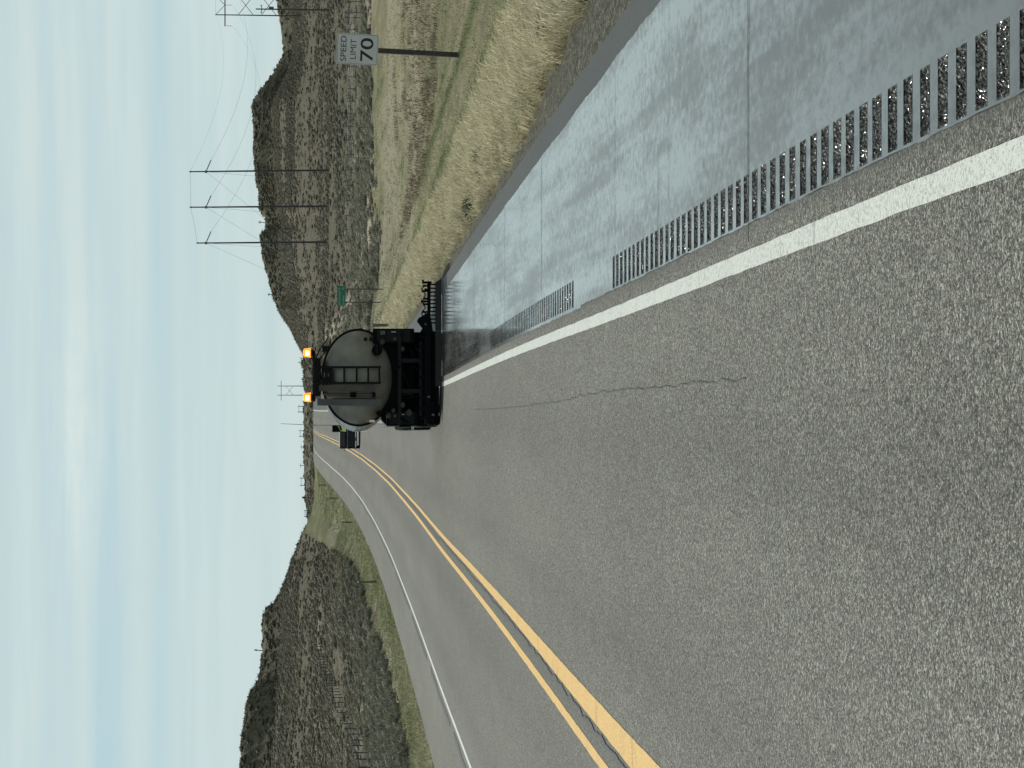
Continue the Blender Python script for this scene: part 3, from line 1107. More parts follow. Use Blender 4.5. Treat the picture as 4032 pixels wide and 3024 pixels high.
def sage():
    near_t = [bush_template(260, s, leaf=.11) for s in (1, 2, 3)]
    mid_t = [bush_template(48, s, True, leaf=.17) for s in (4, 5, 6)]
    far_t = [bush_template(10, s, True, leaf=.24) for s in (7, 8, 9, 10)]
    # --- single bushes standing largest in view, left bank above the verge and right flats
    group = 'grey-green sagebrush bushes beside the highway'
    protos = []
    for k, (v, f, t_) in enumerate(near_t):
        me_o = np_mesh('sagebrush', v, f, M_SAGE_NEAR, attr={'tint': t_})
        protos.append(me_o.data)
        bpy.data.objects.remove(me_o)
    cnt = 0
    placed = []
    while cnt < 230:
        left = cnt < 190
        if left:
            y = 66 + 175 * rng.random() ** 1.3
            t = -10.6 - np.clip((y - 230) / 200, 0, 1) * 8 - 9.5 * rng.random() ** 1.5 - .4
            x = rx(y) + t
            if (x / y) < -.20: continue
        else:
            y = 188 + 60 * rng.random()
            x = 3 + 32 * rng.random()
            if x / y > .18: continue
        o = bpy.data.objects.new('sagebrush', protos[cnt % 3])
        s_ = (.6 + .75 * rng.random()) * (1.0 if left else 1.2)
        o.location = (x, y, float(ground(x, y)) - .04)
        o.scale = (s_, s_, s_ * (.75 + .35 * rng.random()))
        o.rotation_euler = (0, 0, rng.random() * 6.28)
        tag(o, 'grey-green sagebrush bush on the bank left of the road' if left else 'grey-green sagebrush bush on the flats behind the right verge', 'bush',
            group if left else 'sagebrush bushes behind the right verge')
        link(o)
        cnt += 1
    # --- cover on both hillsides
    def field(n, y0, y1, u0, u1, ok, smin, smax, tpl, name, label, shift=0.0, band_=False, material=M_SAGE):
        y = y0 * (y1 / y0) ** rng.random(n)
        U = u0 + (u1 - u0) * rng.random(n)
        x = (U - 1512) / FPX * y
        k = ok(x, y, U)
        x, y = x[k], y[k]
        dens = fbm(x / 16, y / 20, 70, 4) + (fbm(x / 40, y / 9, 72, 3) if band_ else 0)
        k = rng.random(len(x)) < np.clip(.62 + dens * 1.3, .06, 1)
        x, y = x[k], y[k]
        pos = np.stack([x, y, ground(x, y)], -1)
        tint = np.clip(.42 + fbm(x / 30, y / 40, 81, 3) * .45 + rng.normal(0, .22, len(x)) + shift, 0, 1)
        size = smin + (smax * 1.35 - smin) * rng.random(len(x)) ** 2.4
        scatter(name, label, 'brush', pos, size, tpl, tint, material)
    lft = lambda x, y, U: (x - rx(y)) < -11 - np.clip((y - 230) / 200, 0, 1) * 8
    field(4600, 66, 250, -250, 900, lft, .35, 1.15, mid_t, 'sagebrush_cover', 'low sagebrush thicket at the foot of the left hill', material=M_SAGE_NEAR)
    field(19000, 180, 470, -250, 1000, lft, .40, 1.25, far_t, 'hillside_brush', 'dark brush covering the left hill', .05)
    rgt = lambda x, y, U: ((x - rx(y)) > 14 - np.clip((y - 188) / 300, 0, 1) * 4) & (rng.random(len(x)) < np.clip((y - 176 + fbm(x / 4, y / 20, 43, 4) * 50) / 36, 0, 1))
    anyw = lambda x, y, U: rng.random(len(x)) < np.clip((y - y.min()) / 14.0, .25, 1)
    field(9000, 715, 762, 1640, 3150, anyw, .5, 1.5, far_t, 'hillside_brush', 'brush on the bench below the crest of the right hills', 0)
    field(15000, 620, 772, 1640, 3150, anyw, .6, 1.8, far_t, 'scarp_brush', 'dense shade-tinted brush on the steep crest of the right hills', -.42)  # real brush; the steep face's shade is put into its darker tint
    field(15000, 375, 468, -250, 820, anyw, .4, 1.4, far_t, 'scarp_brush', 'dense shade-tinted brush on the steep crest of the left hill', -.42)  # tint lowered the same way, shade of the left crest in the colour
    field(5600, 176, 340, 1560, 3150, rgt, .35, 1.15, mid_t, 'sagebrush_flats', 'sagebrush on the flats behind the right verge', 0, True, M_SAGE_NEAR)
    rgt2 = lambda x, y, U: rgt(x, y, U) & (rng.random(len(x)) < np.clip((y - 310) / 90, .1, 1))
    field(17000, 320, 790, 1560, 3150, rgt2, .5, 1.6, far_t, 'hillside_brush', 'dark brush covering the right hills')
    field(2600, 520, 2500, 980, 1600, lambda x, y, U: y > 0, 1.5, 4.5, far_t, 'plain_brush', 'far brush on the plain where the road vanishes', -.1)


sage()


def weeds():
    tpl = bush_template(240, 42, leaf=.09)
    me_o = np_mesh('weed', *tpl[:2], M_WEED, attr={'tint': tpl[2]})
    me = me_o.data
    bpy.data.objects.remove(me_o)
    for U, V, s_, lab in ((2982, 2195, .28, 'dark green weed in straw grass nearest the gravel, top corner of the photo'),
                          (2918, 2197, .30, 'broad dark green weed in straw grass beside the gravel edge'),
                          (2405, 1926, .34, 'dark green weed standing alone in the straw, largest of the middle ones'),
                          (2458, 1960, .2, 'small green weed just nearer than the large middle weed'),
                          (2245, 1858, .24, 'grey-green weed, farther of a pair by the pavement'),
                          (2215, 1870, .28, 'dark green weed, nearer of a pair by the pavement'),
                          (2208, 1822, .26, 'dark green weed left of a pair in the straw grass'),
                          (2760, 1990, .2, 'small dark weed in the green stripe of the right verge')):
        p_ = drop(U, V)
        o = bpy.data.objects.new('weed', me)
        o.location = (p_.x, p_.y, p_.z + .07)
        o.scale = (s_ * 1.7, s_ * 1.7, s_ * 1.6)
        o.rotation_euler = (0, 0, U)
        tag(o, lab, 'weed', 'green weeds in the straw grass')
        link(o)


weeds()

# ------------------------------------------------------------------ signs
M_SIGNW = mat('white_sign_sheeting', (.60, .60, .61), .45, nscale=5, namt=.05)
M_SIGNB = mat('black_sign_ink', (.012, .013, .015), .5)
M_SIGNG = mat('green_sign_sheeting', (.012, .145, .090), .45, nscale=4, namt=.08)
M_SIGNL = mat('faded_sign_letters', (.36, .44, .42), .5)
M_ALU = mat('aluminium_sheet', (.33, .34, .35), .45, .5)


def text_mesh(name, txt, width, height, loc, rot, material, parent, bold=.02):
    cu = bpy.data.curves.new(name, 'FONT')
    cu.body = txt
    cu.size = 1.0
    cu.offset = bold
    cu.extrude = .0
    o = bpy.data.objects.new(name, cu)
    COL.objects.link(o)
    dg = bpy.context.evaluated_depsgraph_get()
    me = bpy.data.meshes.new_from_object(o.evaluated_get(dg))
    bpy.data.objects.remove(o)
    xs = [v.co.x for v in me.vertices]
    ys = [v.co.y for v in me.vertices]
    cx, cy = (min(xs) + max(xs)) / 2, (min(ys) + max(ys)) / 2
    sx, sy = width / (max(xs) - min(xs)), height / (max(ys) - min(ys))
    for v in me.vertices:
        v.co = Vector(((v.co.x - cx) * sx, 0, (v.co.y - cy) * sy))
    me.materials.clear()
    me.materials.append(material)
    t = bpy.data.objects.new(name, me)
    t.location = loc
    t.rotation_euler = rot
    return link(t, parent)


def rounded(w, h, r, n=6):
    P_ = []
    for cx, cz, a0 in ((w / 2 - r, h / 2 - r, 0), (-w / 2 + r, h / 2 - r, 90), (-w / 2 + r, -h / 2 + r, 180), (w / 2 - r, -h / 2 + r, 270)):
        for k in range(n + 1):
            a = R(a0 + 90 * k / n)
            P_.append((cx + r * math.cos(a), cz + r * math.sin(a)))
    return P_


def speed_sign():
    D = 70.0
    b = at(3024 - 217, 1795, D)
    b.z = float(ground(b.x, b.y))
    s = FPX / D
    lean = R(2.4)
    root = empty('speed_limit_sign', b, (0, lean, R(2)))
    top = at(3024 - 207, 1325, D).z - b.z
    tag(root, 'white rectangular road sign reading SPEED LIMIT 70 on a leaning wooden post', 'road sign')
    W, Hh = 122.5 / s, 163.0 / s
    pz = top - Hh / 2
    MB().box((0, 0, (top - .15) / 2 - .25), (.155, .11, top + .35), bev=.006).build('post', M_WOOD, root)
    MB().prism([(x, z + pz) for x, z in rounded(W, Hh, .06)], -.060, -.057, 'y').build('sign_backing', M_ALU, root)
    MB().prism([(x, z + pz) for x, z in rounded(W - .012, Hh - .012, .056)], -.0625, -.060, 'y').build('sign_face', M_SIGNW, root)
    # thin black border
    outer, inner = rounded(W - .05, Hh - .05, .045), rounded(W - .076, Hh - .076, .034)
    bm = bmesh.new()
    A = [bm.verts.new((x, -.0645, z + pz)) for x, z in outer]
    B = [bm.verts.new((x, -.0645, z + pz)) for x, z in inner]
    for i in range(len(A)):
        j = (i + 1) % len(A)
        bm.faces.new((A[i], A[j], B[j], B[i]))
    me = bpy.data.meshes.new('sign_border')
    bm.to_mesh(me); bm.free()
    me.materials.append(mat('faint_sign_border', (.25, .26, .27), .5))
    link(bpy.data.objects.new('sign_border', me), root)
    # rows measured on the plate: fractions of its height and width
    text_mesh('lettering', 'SPEED', .82 * W, .137 * Hh, (0, -.066, pz + Hh * (.5 - .163)), (0, 0, 0), M_SIGNB, root, .002)
    text_mesh('lettering', 'LIMIT', .64 * W, .137 * Hh, (0, -.066, pz + Hh * (.5 - .400)), (0, 0, 0), M_SIGNB, root, -.006)
    text_mesh('numerals', '70', .75 * W, .31 * Hh, (.0, -.066, pz + Hh * (.5 - .725)), (0, 0, 0), M_SIGNB, root, .01)
    for z in (.36, -.36):
        MB().cyl((0, -.0625, pz + Hh * z), (0, -.070, pz + Hh * z), .012, n=10).build('bolt', M_GALV, root)


speed_sign()


def green_sign():
    D = 168.0
    s = FPX / D
    c = at(3024 - 1164, 1344, D)
    gz = float(ground(c.x, D))
    root = empty('destination_sign', (c.x, D, gz), (0, 0, R(1)))
    tag(root, 'small green roadside sign with two pale rows of lettering on two thin posts', 'road sign')
    W, Hh = 78 / s, 33 / s
    cz = c.z - gz
    # bottoms of the two legs follow the ground
    for x in (-.50 * W * .66, .5 * W * .66):
        MB().box((x, .03, (cz + Hh * .4) / 2 - .2), (.075, .06, cz + Hh * .4 + .4)).build('post', M_WOOD, root)
    MB().prism([(x, z + cz) for x, z in rounded(W, Hh, .04)], -.008, -.004, 'y').build('sign_backing', M_ALU, root)
    MB().prism([(x, z + cz) for x, z in rounded(W - .01, Hh - .01, .038)], -.011, -.008, 'y').build('sign_face', M_SIGNG, root)
    rr = random.Random(5)
    for row, (x0, x1, gap) in enumerate(((-.44, .20, .30), (-.44, .02, .32))):
        z = cz + (Hh * .22 if row == 0 else -Hh * .23)
        mb = MB()
        xs = np.arange(x0 * W, x1 * W, .085)
        for x in list(xs) + [gap * W, gap * W + .095]:
            hh = Hh * (.27 if x in (xs[0],) or x > .25 * W else .18 + .05 * rr.random())
            mb.box((x, -.0125, z - Hh * .02 + (hh - Hh * .2) / 2), (.022, .002, hh))
            mb.box((x + .03, -.0125, z - Hh * .02 + (rr.random() - .5) * hh * .5), (.034, .002, .03))
        mb.build('lettering', M_SIGNL, root)


green_sign()

# ------------------------------------------------------------------ delineators
def delineators():
    M_DEL = mat('drab_delineator_post', (.10, .11, .08), .6)
    def make():
        root = empty('delineator_post')
        MB().prism([(-.045, -.012), (-.03, .012), (.03, .012), (.045, -.012)], -.3, 1.42, 'z').build('post', M_DEL, root)
        MB().box((0, -.020, 1.30), (.075, .012, .12), bev=.004).build('reflector', mat('pale_reflector', (.5, .5, .45), .3), root)
        return root
    first = None
    for i, (y, V, h, lab) in enumerate(((2291, 1484, 1.45, 'thin delineator post on the left verge, nearest of the left row'),
                                        (2056, 1389, 1.25, 'thin delineator post, second of the row on the left verge'),
                                        (1961, 1334, 1.45, 'thin delineator post, third of the row on the left verge'),
                                        (1910, 1287, 1.35, 'thin delineator post, farthest of the row on the left verge'),
                                        (1280, 1553, 1.30, 'slim marker post standing just right of the tank truck'))):
        o = make() if first is None else copy_tree(first)
        first = first or o
        p_ = drop(3024 - y, V)
        o.location = p_
        o.scale = (1.7, 1.2, h / 1.42)
        o.rotation_euler = (0, R(random.uniform(-1, 1)), 0)
        tag(o, lab, 'delineator', 'delineator posts along the verges')


delineators()

# ------------------------------------------------------------------ fences
def fence(name, label, pts, hgt, wires=4):
    root = empty(name, pts[0])
    tag(root, label, 'fence')
    base = root.location.copy()
    mb = MB().box((0, 0, hgt / 2 - .2), (.075, .075, hgt + .4))
    o0 = mb.build('fence_post', M_WOOD, root)
    for k, p_ in enumerate(pts):
        o = o0 if k == 0 else o0.copy()
        if k:
            COL.objects.link(o)
            o.parent = root
        o.location = Vector(p_) - base
        o.scale = (1, 1, random.uniform(.92, 1.08))
        o.rotation_euler = (R(random.uniform(-3, 3)), R(random.uniform(-3, 3)), 0)
    for w in range(wires):
        MB().tube([Vector(p_) - base + Vector((0, 0, hgt * (.28 + .2 * w))) for p_ in pts], .004, 4).build('fence_wire', M_WIRE, root)
    return root


left_posts = [(200, 360), (200, 385), (225, 420), (232, 455), (240, 490), (246, 520), (252, 545), (258, 575), (268, 605), (280, 645), (296, 685), (306, 715), (318, 740), (332, 770),
              (342, 790), (358, 830), (370, 860), (386, 890), (400, 920), (415, 970), (442, 1020), (474, 1075), (500, 1130), (530, 1190), (562, 1245), (590, 1300), (622, 1365),
              (652, 1425), (686, 1500), (706, 1570), (730, 1650)]
pts = [drop(3024 - (2400 + .3763 * b), 1200 + .3763 * a, 120) for a, b in left_posts]
fence('wire_fence', 'row of dark wooden fence posts with wire crossing the brush of the left hill', pts, 1.15)
right_posts = [(7, 1414), (49, 1421), (71, 1419), (116, 1409), (150, 1410), (184, 1409), (222, 1408), (262, 1406), (304, 1405), (350, 1404), (400, 1402), (446, 1401), (498, 1400), (552, 1399),
               (610, 1397), (668, 1396), (730, 1394), (790, 1392), (850, 1390), (905, 1388), (950, 1386), (990, 1384)]
pts = [drop(3024 - y, V, 150) for y, V in right_posts]
pts.insert(0, pts[0] + (pts[0] - pts[1]))
fence('wire_fence', 'wooden post and wire fence across the flats behind the speed limit sign', pts, 1.15)
# small white notice hung on the fence
p_ = drop(3024 - 63, 1420, 150)
s_ = at(3024 - 63, 1385, p_.y)
tag(MB().box((0, 0, 0), (.34, .02, .34)).build('fence_notice', M_SIGNW, loc=(p_.x, p_.y - .08, s_.z)), 'small white notice plate wired to the right fence near the photo edge', 'notice')

# ------------------------------------------------------------------ power line
M_POLE = mat('dark_pole', (.055, .050, .048), .75, nscale=3, namt=.25)
M_INS = mat('grey_insulator', (.12, .13, .14), .35)
M_FAR = mat('hazed_far_pole', (.14, .16, .17), .8)  # paler blue-grey: distance haze put into the pole colour


def sag_wire(name, label, a, b, sag, r=.018, n=24, group='conductors of the power line'):
    a, b = Vector(a), Vector(b)
    P_ = []
    for k in range(n + 1):
        f = k / n
        q = a.lerp(b, f)
        q.z -= sag * 4 * f * (1 - f)
        P_.append(q)
    o = MB().tube([q - a for q in P_], r, 5).build(name, M_WIRE, loc=a)
    return tag(o, label, 'wire', group)


def three_poles():
    names = (('right', 'rightmost of three tall slim dark power poles in a row'), ('mid', 'middle one of three tall slim dark power poles in a row'), ('left', 'leftmost and slightly shorter of three tall slim power poles'))
    tops, arms = [], []
    D = 430.0
    for (yb, yt, Vt, Vb, ga), (_, lab) in zip(((670, 676, 748, 1296, 390), (812, 816, 750, 1288, 300), (953, 957, 776, 1278, 215)), names):
        top = at(3024 - yt, Vt, D)
        bx = at(3024 - yb, Vb, D).x
        g = on_ground(bx, D)
        root = empty('power_pole', g)
        tag(root, lab, 'power pole', 'three guyed power poles')
        tp = top - g
        MB().tube([(0, 0, -.5), tp * .5, tp], [.21, .17, .115], 10).build('pole', M_POLE, root, smooth=True)
        MB().cyl(tp + Vector((0, -.15, -.12)), tp + Vector((0, .15, -.12)), .16).cyl(tp, tp + Vector((0, 0, .25)), .05).build('pole_cap', M_POLE, root)
        h = at(3024 - yt, 811, D) - g
        MB().cyl(h + Vector((0, 0, -.2)), h + Vector((0, 0, .2)), .26, n=12).build('clamp_band', M_INS, root)
        e = at(3024 - yt + 46, 831, D + 12) - g
        mb = MB().tube([h, e], .02, 6)
        for k in range(16):
            f = .15 + .8 * k / 15
            q = h.lerp(e, f)
            q2 = h.lerp(e, f + .02)
            mb.cyl(q, q2, .10, n=8)
        mb.build('insulator_string', M_INS, root)
        gx = g.x - ga / FPX * D
        anchor = on_ground(gx, D + 4)
        MB().tube([h, anchor - g], .022, 5).build('guy_wire', M_WIRE, root)
        MB().tube([h + Vector((0, 0, .05)), Vector((-.4, 22, float(ground(g.x - .9, D + 22)) - g.z))], .02, 5).build('guy_wire', M_WIRE, root)
        tops.append(top)
        arms.append(e + g)
    sag_wire('shield_wire', 'thin wire joining the tops of the right and middle poles', tops[0], tops[1], .1, .02, 6, 'shield wires')
    sag_wire('shield_wire', 'thin wire joining the tops of the middle and left poles', tops[1], tops[2], .1, .02, 6, 'shield wires')
    return arms, tops


arms, tops = three_poles()


def h_frame(name, label, xs, D, Vtop, arm_V, arm_half, mat_, detailed=True, Vb=None, group=None, thick=.16):
    """two poles with a cross arm; xs = photo columns of the poles"""
    w = []
    P0 = [at(u, Vtop, D) for u in xs]
    g0 = [on_ground(p.x, D) for p in P0]
    root = empty(name, g0[0])
    tag(root, label, 'power pole', group)
    o = g0[0]
    for p, g in zip(P0, g0):
        MB().tube([g - o - Vector((0, 0, .5)), p - o], [thick * 1.25, thick * .85], 8).build('pole', mat_, root)
    az_ = at(xs[0], arm_V, D).z - o.z
    x0 = min(p.x for p in P0) - o.x - arm_half
    x1 = max(p.x for p in P0) - o.x + arm_half
    MB().box(((x0 + x1) / 2, -.2, az_), (x1 - x0, .14, .30 if detailed else .35)).build('crossarm', mat_, root)
    xa, xb = sorted(p.x - o.x for p in P0)
    if detailed:
        tz = P0[0].z - o.z
        MB().tube([(xa, 0, tz), ((xa + xb) / 2, -.1, az_)], .07, 6).tube([(xb, 0, tz), ((xa + xb) / 2, -.1, az_)], .07, 6).build('top_brace', mat_, root)
        for k, (za, zb) in enumerate(((az_ - 3.6, az_ - 7.9), (az_ - 10.0, az_ - 14.3))):
            MB().tube([(xa, -.08, za), (xb, -.08, zb)], .085, 6).tube([(xb, .08, za), (xa, .08, zb)], .085, 6).build('cross_brace', mat_, root)
        ins = []
        for x in (x0 + .1, (xa + xb) / 2, x1 - .1):
            mb = MB().cyl((x, -.2, az_), (x, -.2, az_ - 2.1), .03, n=6)
            for k in range(12):
                mb.cyl((x, -.2, az_ - .35 - k * .13), (x, -.2, az_ - .39 - k * .13), .12, n=8)
            mb.build('insulator_string', M_INS, root)
            ins.append(Vector((x, -.2, az_ - 2.1)) + o)
        MB().tube([(xa, 0, tz - .1), (xb, 0, tz - .1)], .03, 5).build('top_tie', M_WIRE, root)
        return ins
    MB().tube([(xa, 0, az_ - 3), (xb, 0, az_ - 8)], .10, 5).tube([(xb, 0, az_ - 3), (xa, 0, az_ - 8)], .10, 5).build('cross_brace', mat_, root)


DH = 640.0
ins = h_frame('transmission_frame', 'tall power frame with crossarm and X braces, cut off by the photo edge', (2966, 3043), DH, 848, 886, 3.2, M_POLE)
sag_wire('power_wire', 'sagging power wire from the leftmost slim pole to the near end of the crossarm', arms[2], ins[0], 9, .022)
sag_wire('power_wire', 'sagging power wire from the middle slim pole to the centre of the crossarm', arms[1], ins[1], 7.5, .022)
sag_wire('power_wire', 'sagging power wire from the rightmost slim pole to the far end of the crossarm', arms[0], ins[2], 5.5, .022)
sag_wire('shield_wire', 'thin shield wire rising from the rightmost slim pole top', tops[0], at(2966, 848, DH), 4, .014, 24, 'shield wires')


def small_poles():
    D = 410.0
    g = on_ground(at(2984, 1316, D).x, D)
    top = at(2985, 1007, D)
    root = empty('utility_pole', g)
    tag(root, 'single dark utility pole with a short crossarm in front of the big power frame', 'utility pole')
    h = top.z - g.z
    MB().tube([(0, 0, -.5), (0, 0, h)], [.17, .11], 8).build('pole', M_POLE, root)
    az_ = at(2984, 1030, D).z - g.z
    MB().box((0, -.14, az_), (1.5, .1, .13)).build('crossarm', M_POLE, root)
    for x in (-.65, 0, .65):
        MB().cyl((x, -.14, az_), (x, -.14, az_ + .25), .05, n=8).build('insulator', M_INS, root)
    MB().cyl((.28, 0, h - 3.2), (.28, 0, h - 2.3), .2, n=12).build('transformer', M_INS, root)
    # far frames on the skyline
    h_frame('far_power_frame', 'haze-grey far two-pole frame with crossarm above the left amber beacon', (1468, 1504), 1500, 1092, 1107, 3.4, M_FAR, False, thick=.22)
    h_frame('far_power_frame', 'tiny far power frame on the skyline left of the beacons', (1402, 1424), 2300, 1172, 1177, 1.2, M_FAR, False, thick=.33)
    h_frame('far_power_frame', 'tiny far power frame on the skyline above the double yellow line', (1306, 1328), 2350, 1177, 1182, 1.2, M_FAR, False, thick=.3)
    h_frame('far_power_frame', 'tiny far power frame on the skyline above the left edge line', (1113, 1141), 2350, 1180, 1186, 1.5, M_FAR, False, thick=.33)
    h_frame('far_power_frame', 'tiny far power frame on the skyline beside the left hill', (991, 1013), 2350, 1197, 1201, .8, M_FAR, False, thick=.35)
    for U, V, D, lab in ((1264, 1183, 2300, 'tiny lone pole on the skyline left of the pickup'), (1191, 1180, 2300, 'tiny lone pole with crossarm on the skyline above the left lane')):
        q = at(U, V, D)
        g = on_ground(q.x, D)
        r_ = empty('far_pole', g)
        tag(r_, lab, 'utility pole')
        hh = max(q.z - g.z, 3)
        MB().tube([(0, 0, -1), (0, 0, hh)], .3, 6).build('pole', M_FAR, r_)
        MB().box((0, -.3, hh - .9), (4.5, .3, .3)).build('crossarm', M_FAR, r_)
    # dark squat square post on the skyline
    q = at(3024 - 1959, 1191, 2300)
    g = on_ground(q.x, 2300)
    hh = q.z - g.z
    r_ = empty('square_post', g)
    tag(r_, 'dark narrow block standing on the skyline between left hill and road', 'tower')
    MB().box((0, 0, hh / 2), (1.9, 1.9, hh)).build('post_shaft', M_POLE, r_)
    MB().cyl((0, 0, hh), (0, 0, hh + .5), 1.1, .6, n=12).build('post_cap', M_POLE, r_)
    # leaning marker on the left hill and two on the right ridge
    for U, V, D, lab, hgt in ((3024 - 2556, 1029, 462, 'short leaning dark post on the crest of the left hill', 1.7), (3024 - 881, 1050, 766, 'faint pole with a crosspiece in the notch of the right ridge', 2.6),
                              (3024 - 1163, 1070, 770, 'small frame on the shoulder of the right hill', 1.9)):
        x = (U - 1512) / FPX * D
        # find the crest
        best = max(np.arange(D - 30, D + 60, 2.0), key=lambda d: (float(ground((U - 1512) / FPX * d, d)) - CAMZ) / d)
        x = (U - 1512) / FPX * best
        r_ = empty('hilltop_post', on_ground(x, best), (0, R(6), 0))
        tag(r_, lab, 'post')
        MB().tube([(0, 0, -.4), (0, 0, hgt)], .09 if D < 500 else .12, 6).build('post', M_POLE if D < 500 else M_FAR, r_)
        MB().box((0, -.1, hgt * .75), (.35 if D < 500 else 1.0, .08, .25)).build('cross_piece', M_POLE if D < 500 else M_FAR, r_)


small_poles()

# ------------------------------------------------------------------ the tank truck
M_TANK = mat('scuffed_bare_tank_skin', (.50, .52, .50), .34, .85, nscale=2.5, namt=.12, rvar=.08)
M_CAPM = mat('grimy_tank_end', (.21, .20, .17), .42, .55, nscale=1.8, namt=.45, rvar=.1)
M_BLACK = mat('tarry_black_paint', (.003, .004, .0045), .85, spec=.12, nscale=5, namt=.4)
M_FRAME = mat('black_frame_paint', (.009, .011, .012), .7, spec=.2, nscale=3, namt=.3)
M_DARKP = mat('dark_walkway_steel', (.005, .005, .006), .7, spec=.2, nscale=6, namt=.3)
M_BROWN = mat('asphalt_stained_duct', (.075, .064, .052), .6, .2, nscale=2.2, namt=.4)
M_GREYD = mat('grey_duct', (.085, .088, .086), .5, .3, nscale=2, namt=.3)
M_TYRE = mat('tyre_rubber', (.006, .006, .0065), .9, spec=.15)
M_RIM = mat('dirty_steel_rim', (.12, .12, .12), .5, .6)
M_CABW = mat('white_cab_paint', (.70, .71, .70), .3, coat=.4)
M_GLASS = mat('dark_glass', (.015, .02, .022), .08, spec=.8)
M_RED = mat('red_lens', (.06, .008, .007), .4)
M_ORNG = mat('orange_tag', (.55, .12, .03), .4)
M_WHT = mat('white_enamel', (.75, .75, .73), .4)
M_AMBER = mat('lit_amber_lens', (.8, .3, .03), .3, emit=((1.0, .27, .015), 1.5))
M_HOT = mat('lit_beacon_lamp', (1, .8, .4), .3, emit=((1.0, .72, .30), 5.0))


def wheel(parent, x, y, r=.52, w=.28, side=1, rim=True):
    tb = MB()
    prof = [(r * .58, -w / 2), (r * .93, -w / 2), (r, -w * .36), (r, w * .36), (r * .93, w / 2), (r * .58, w / 2)]
    n = 30
    rings = []
    for k in range(n):
        a = 2 * math.pi * k / n
        rings.append([tb.bm.verts.new((b, q * math.cos(a), q * math.sin(a))) for q, b in prof])
    for k in range(n):
        A, B = rings[k], rings[(k + 1) % n]
        for i in range(len(prof)):
            j = (i + 1) % len(prof)
            tb.bm.faces.new((A[i], A[j], B[j], B[i]))
    wo = empty('wheel')
    wo.parent = parent
    wo.location = (x, y, r)
    tb.build('tyre', M_TYRE, wo, smooth=True)
    mb = MB().cyl((-w * .3, 0, 0), (w * .3, 0, 0), r * .6, n=24).cyl((side * w * .3, 0, 0), (side * w * .52, 0, 0), r * .22, n=16)
    for k in range(8):
        a = k * math.pi / 4
        mb.cyl((side * w * .3, .3 * r * math.cos(a), .3 * r * math.sin(a)), (side * w * .36, .3 * r * math.cos(a), .3 * r * math.sin(a)), .018, n=6)
    mb.build('rim', M_RIM, wo, smooth=True)
    return wo


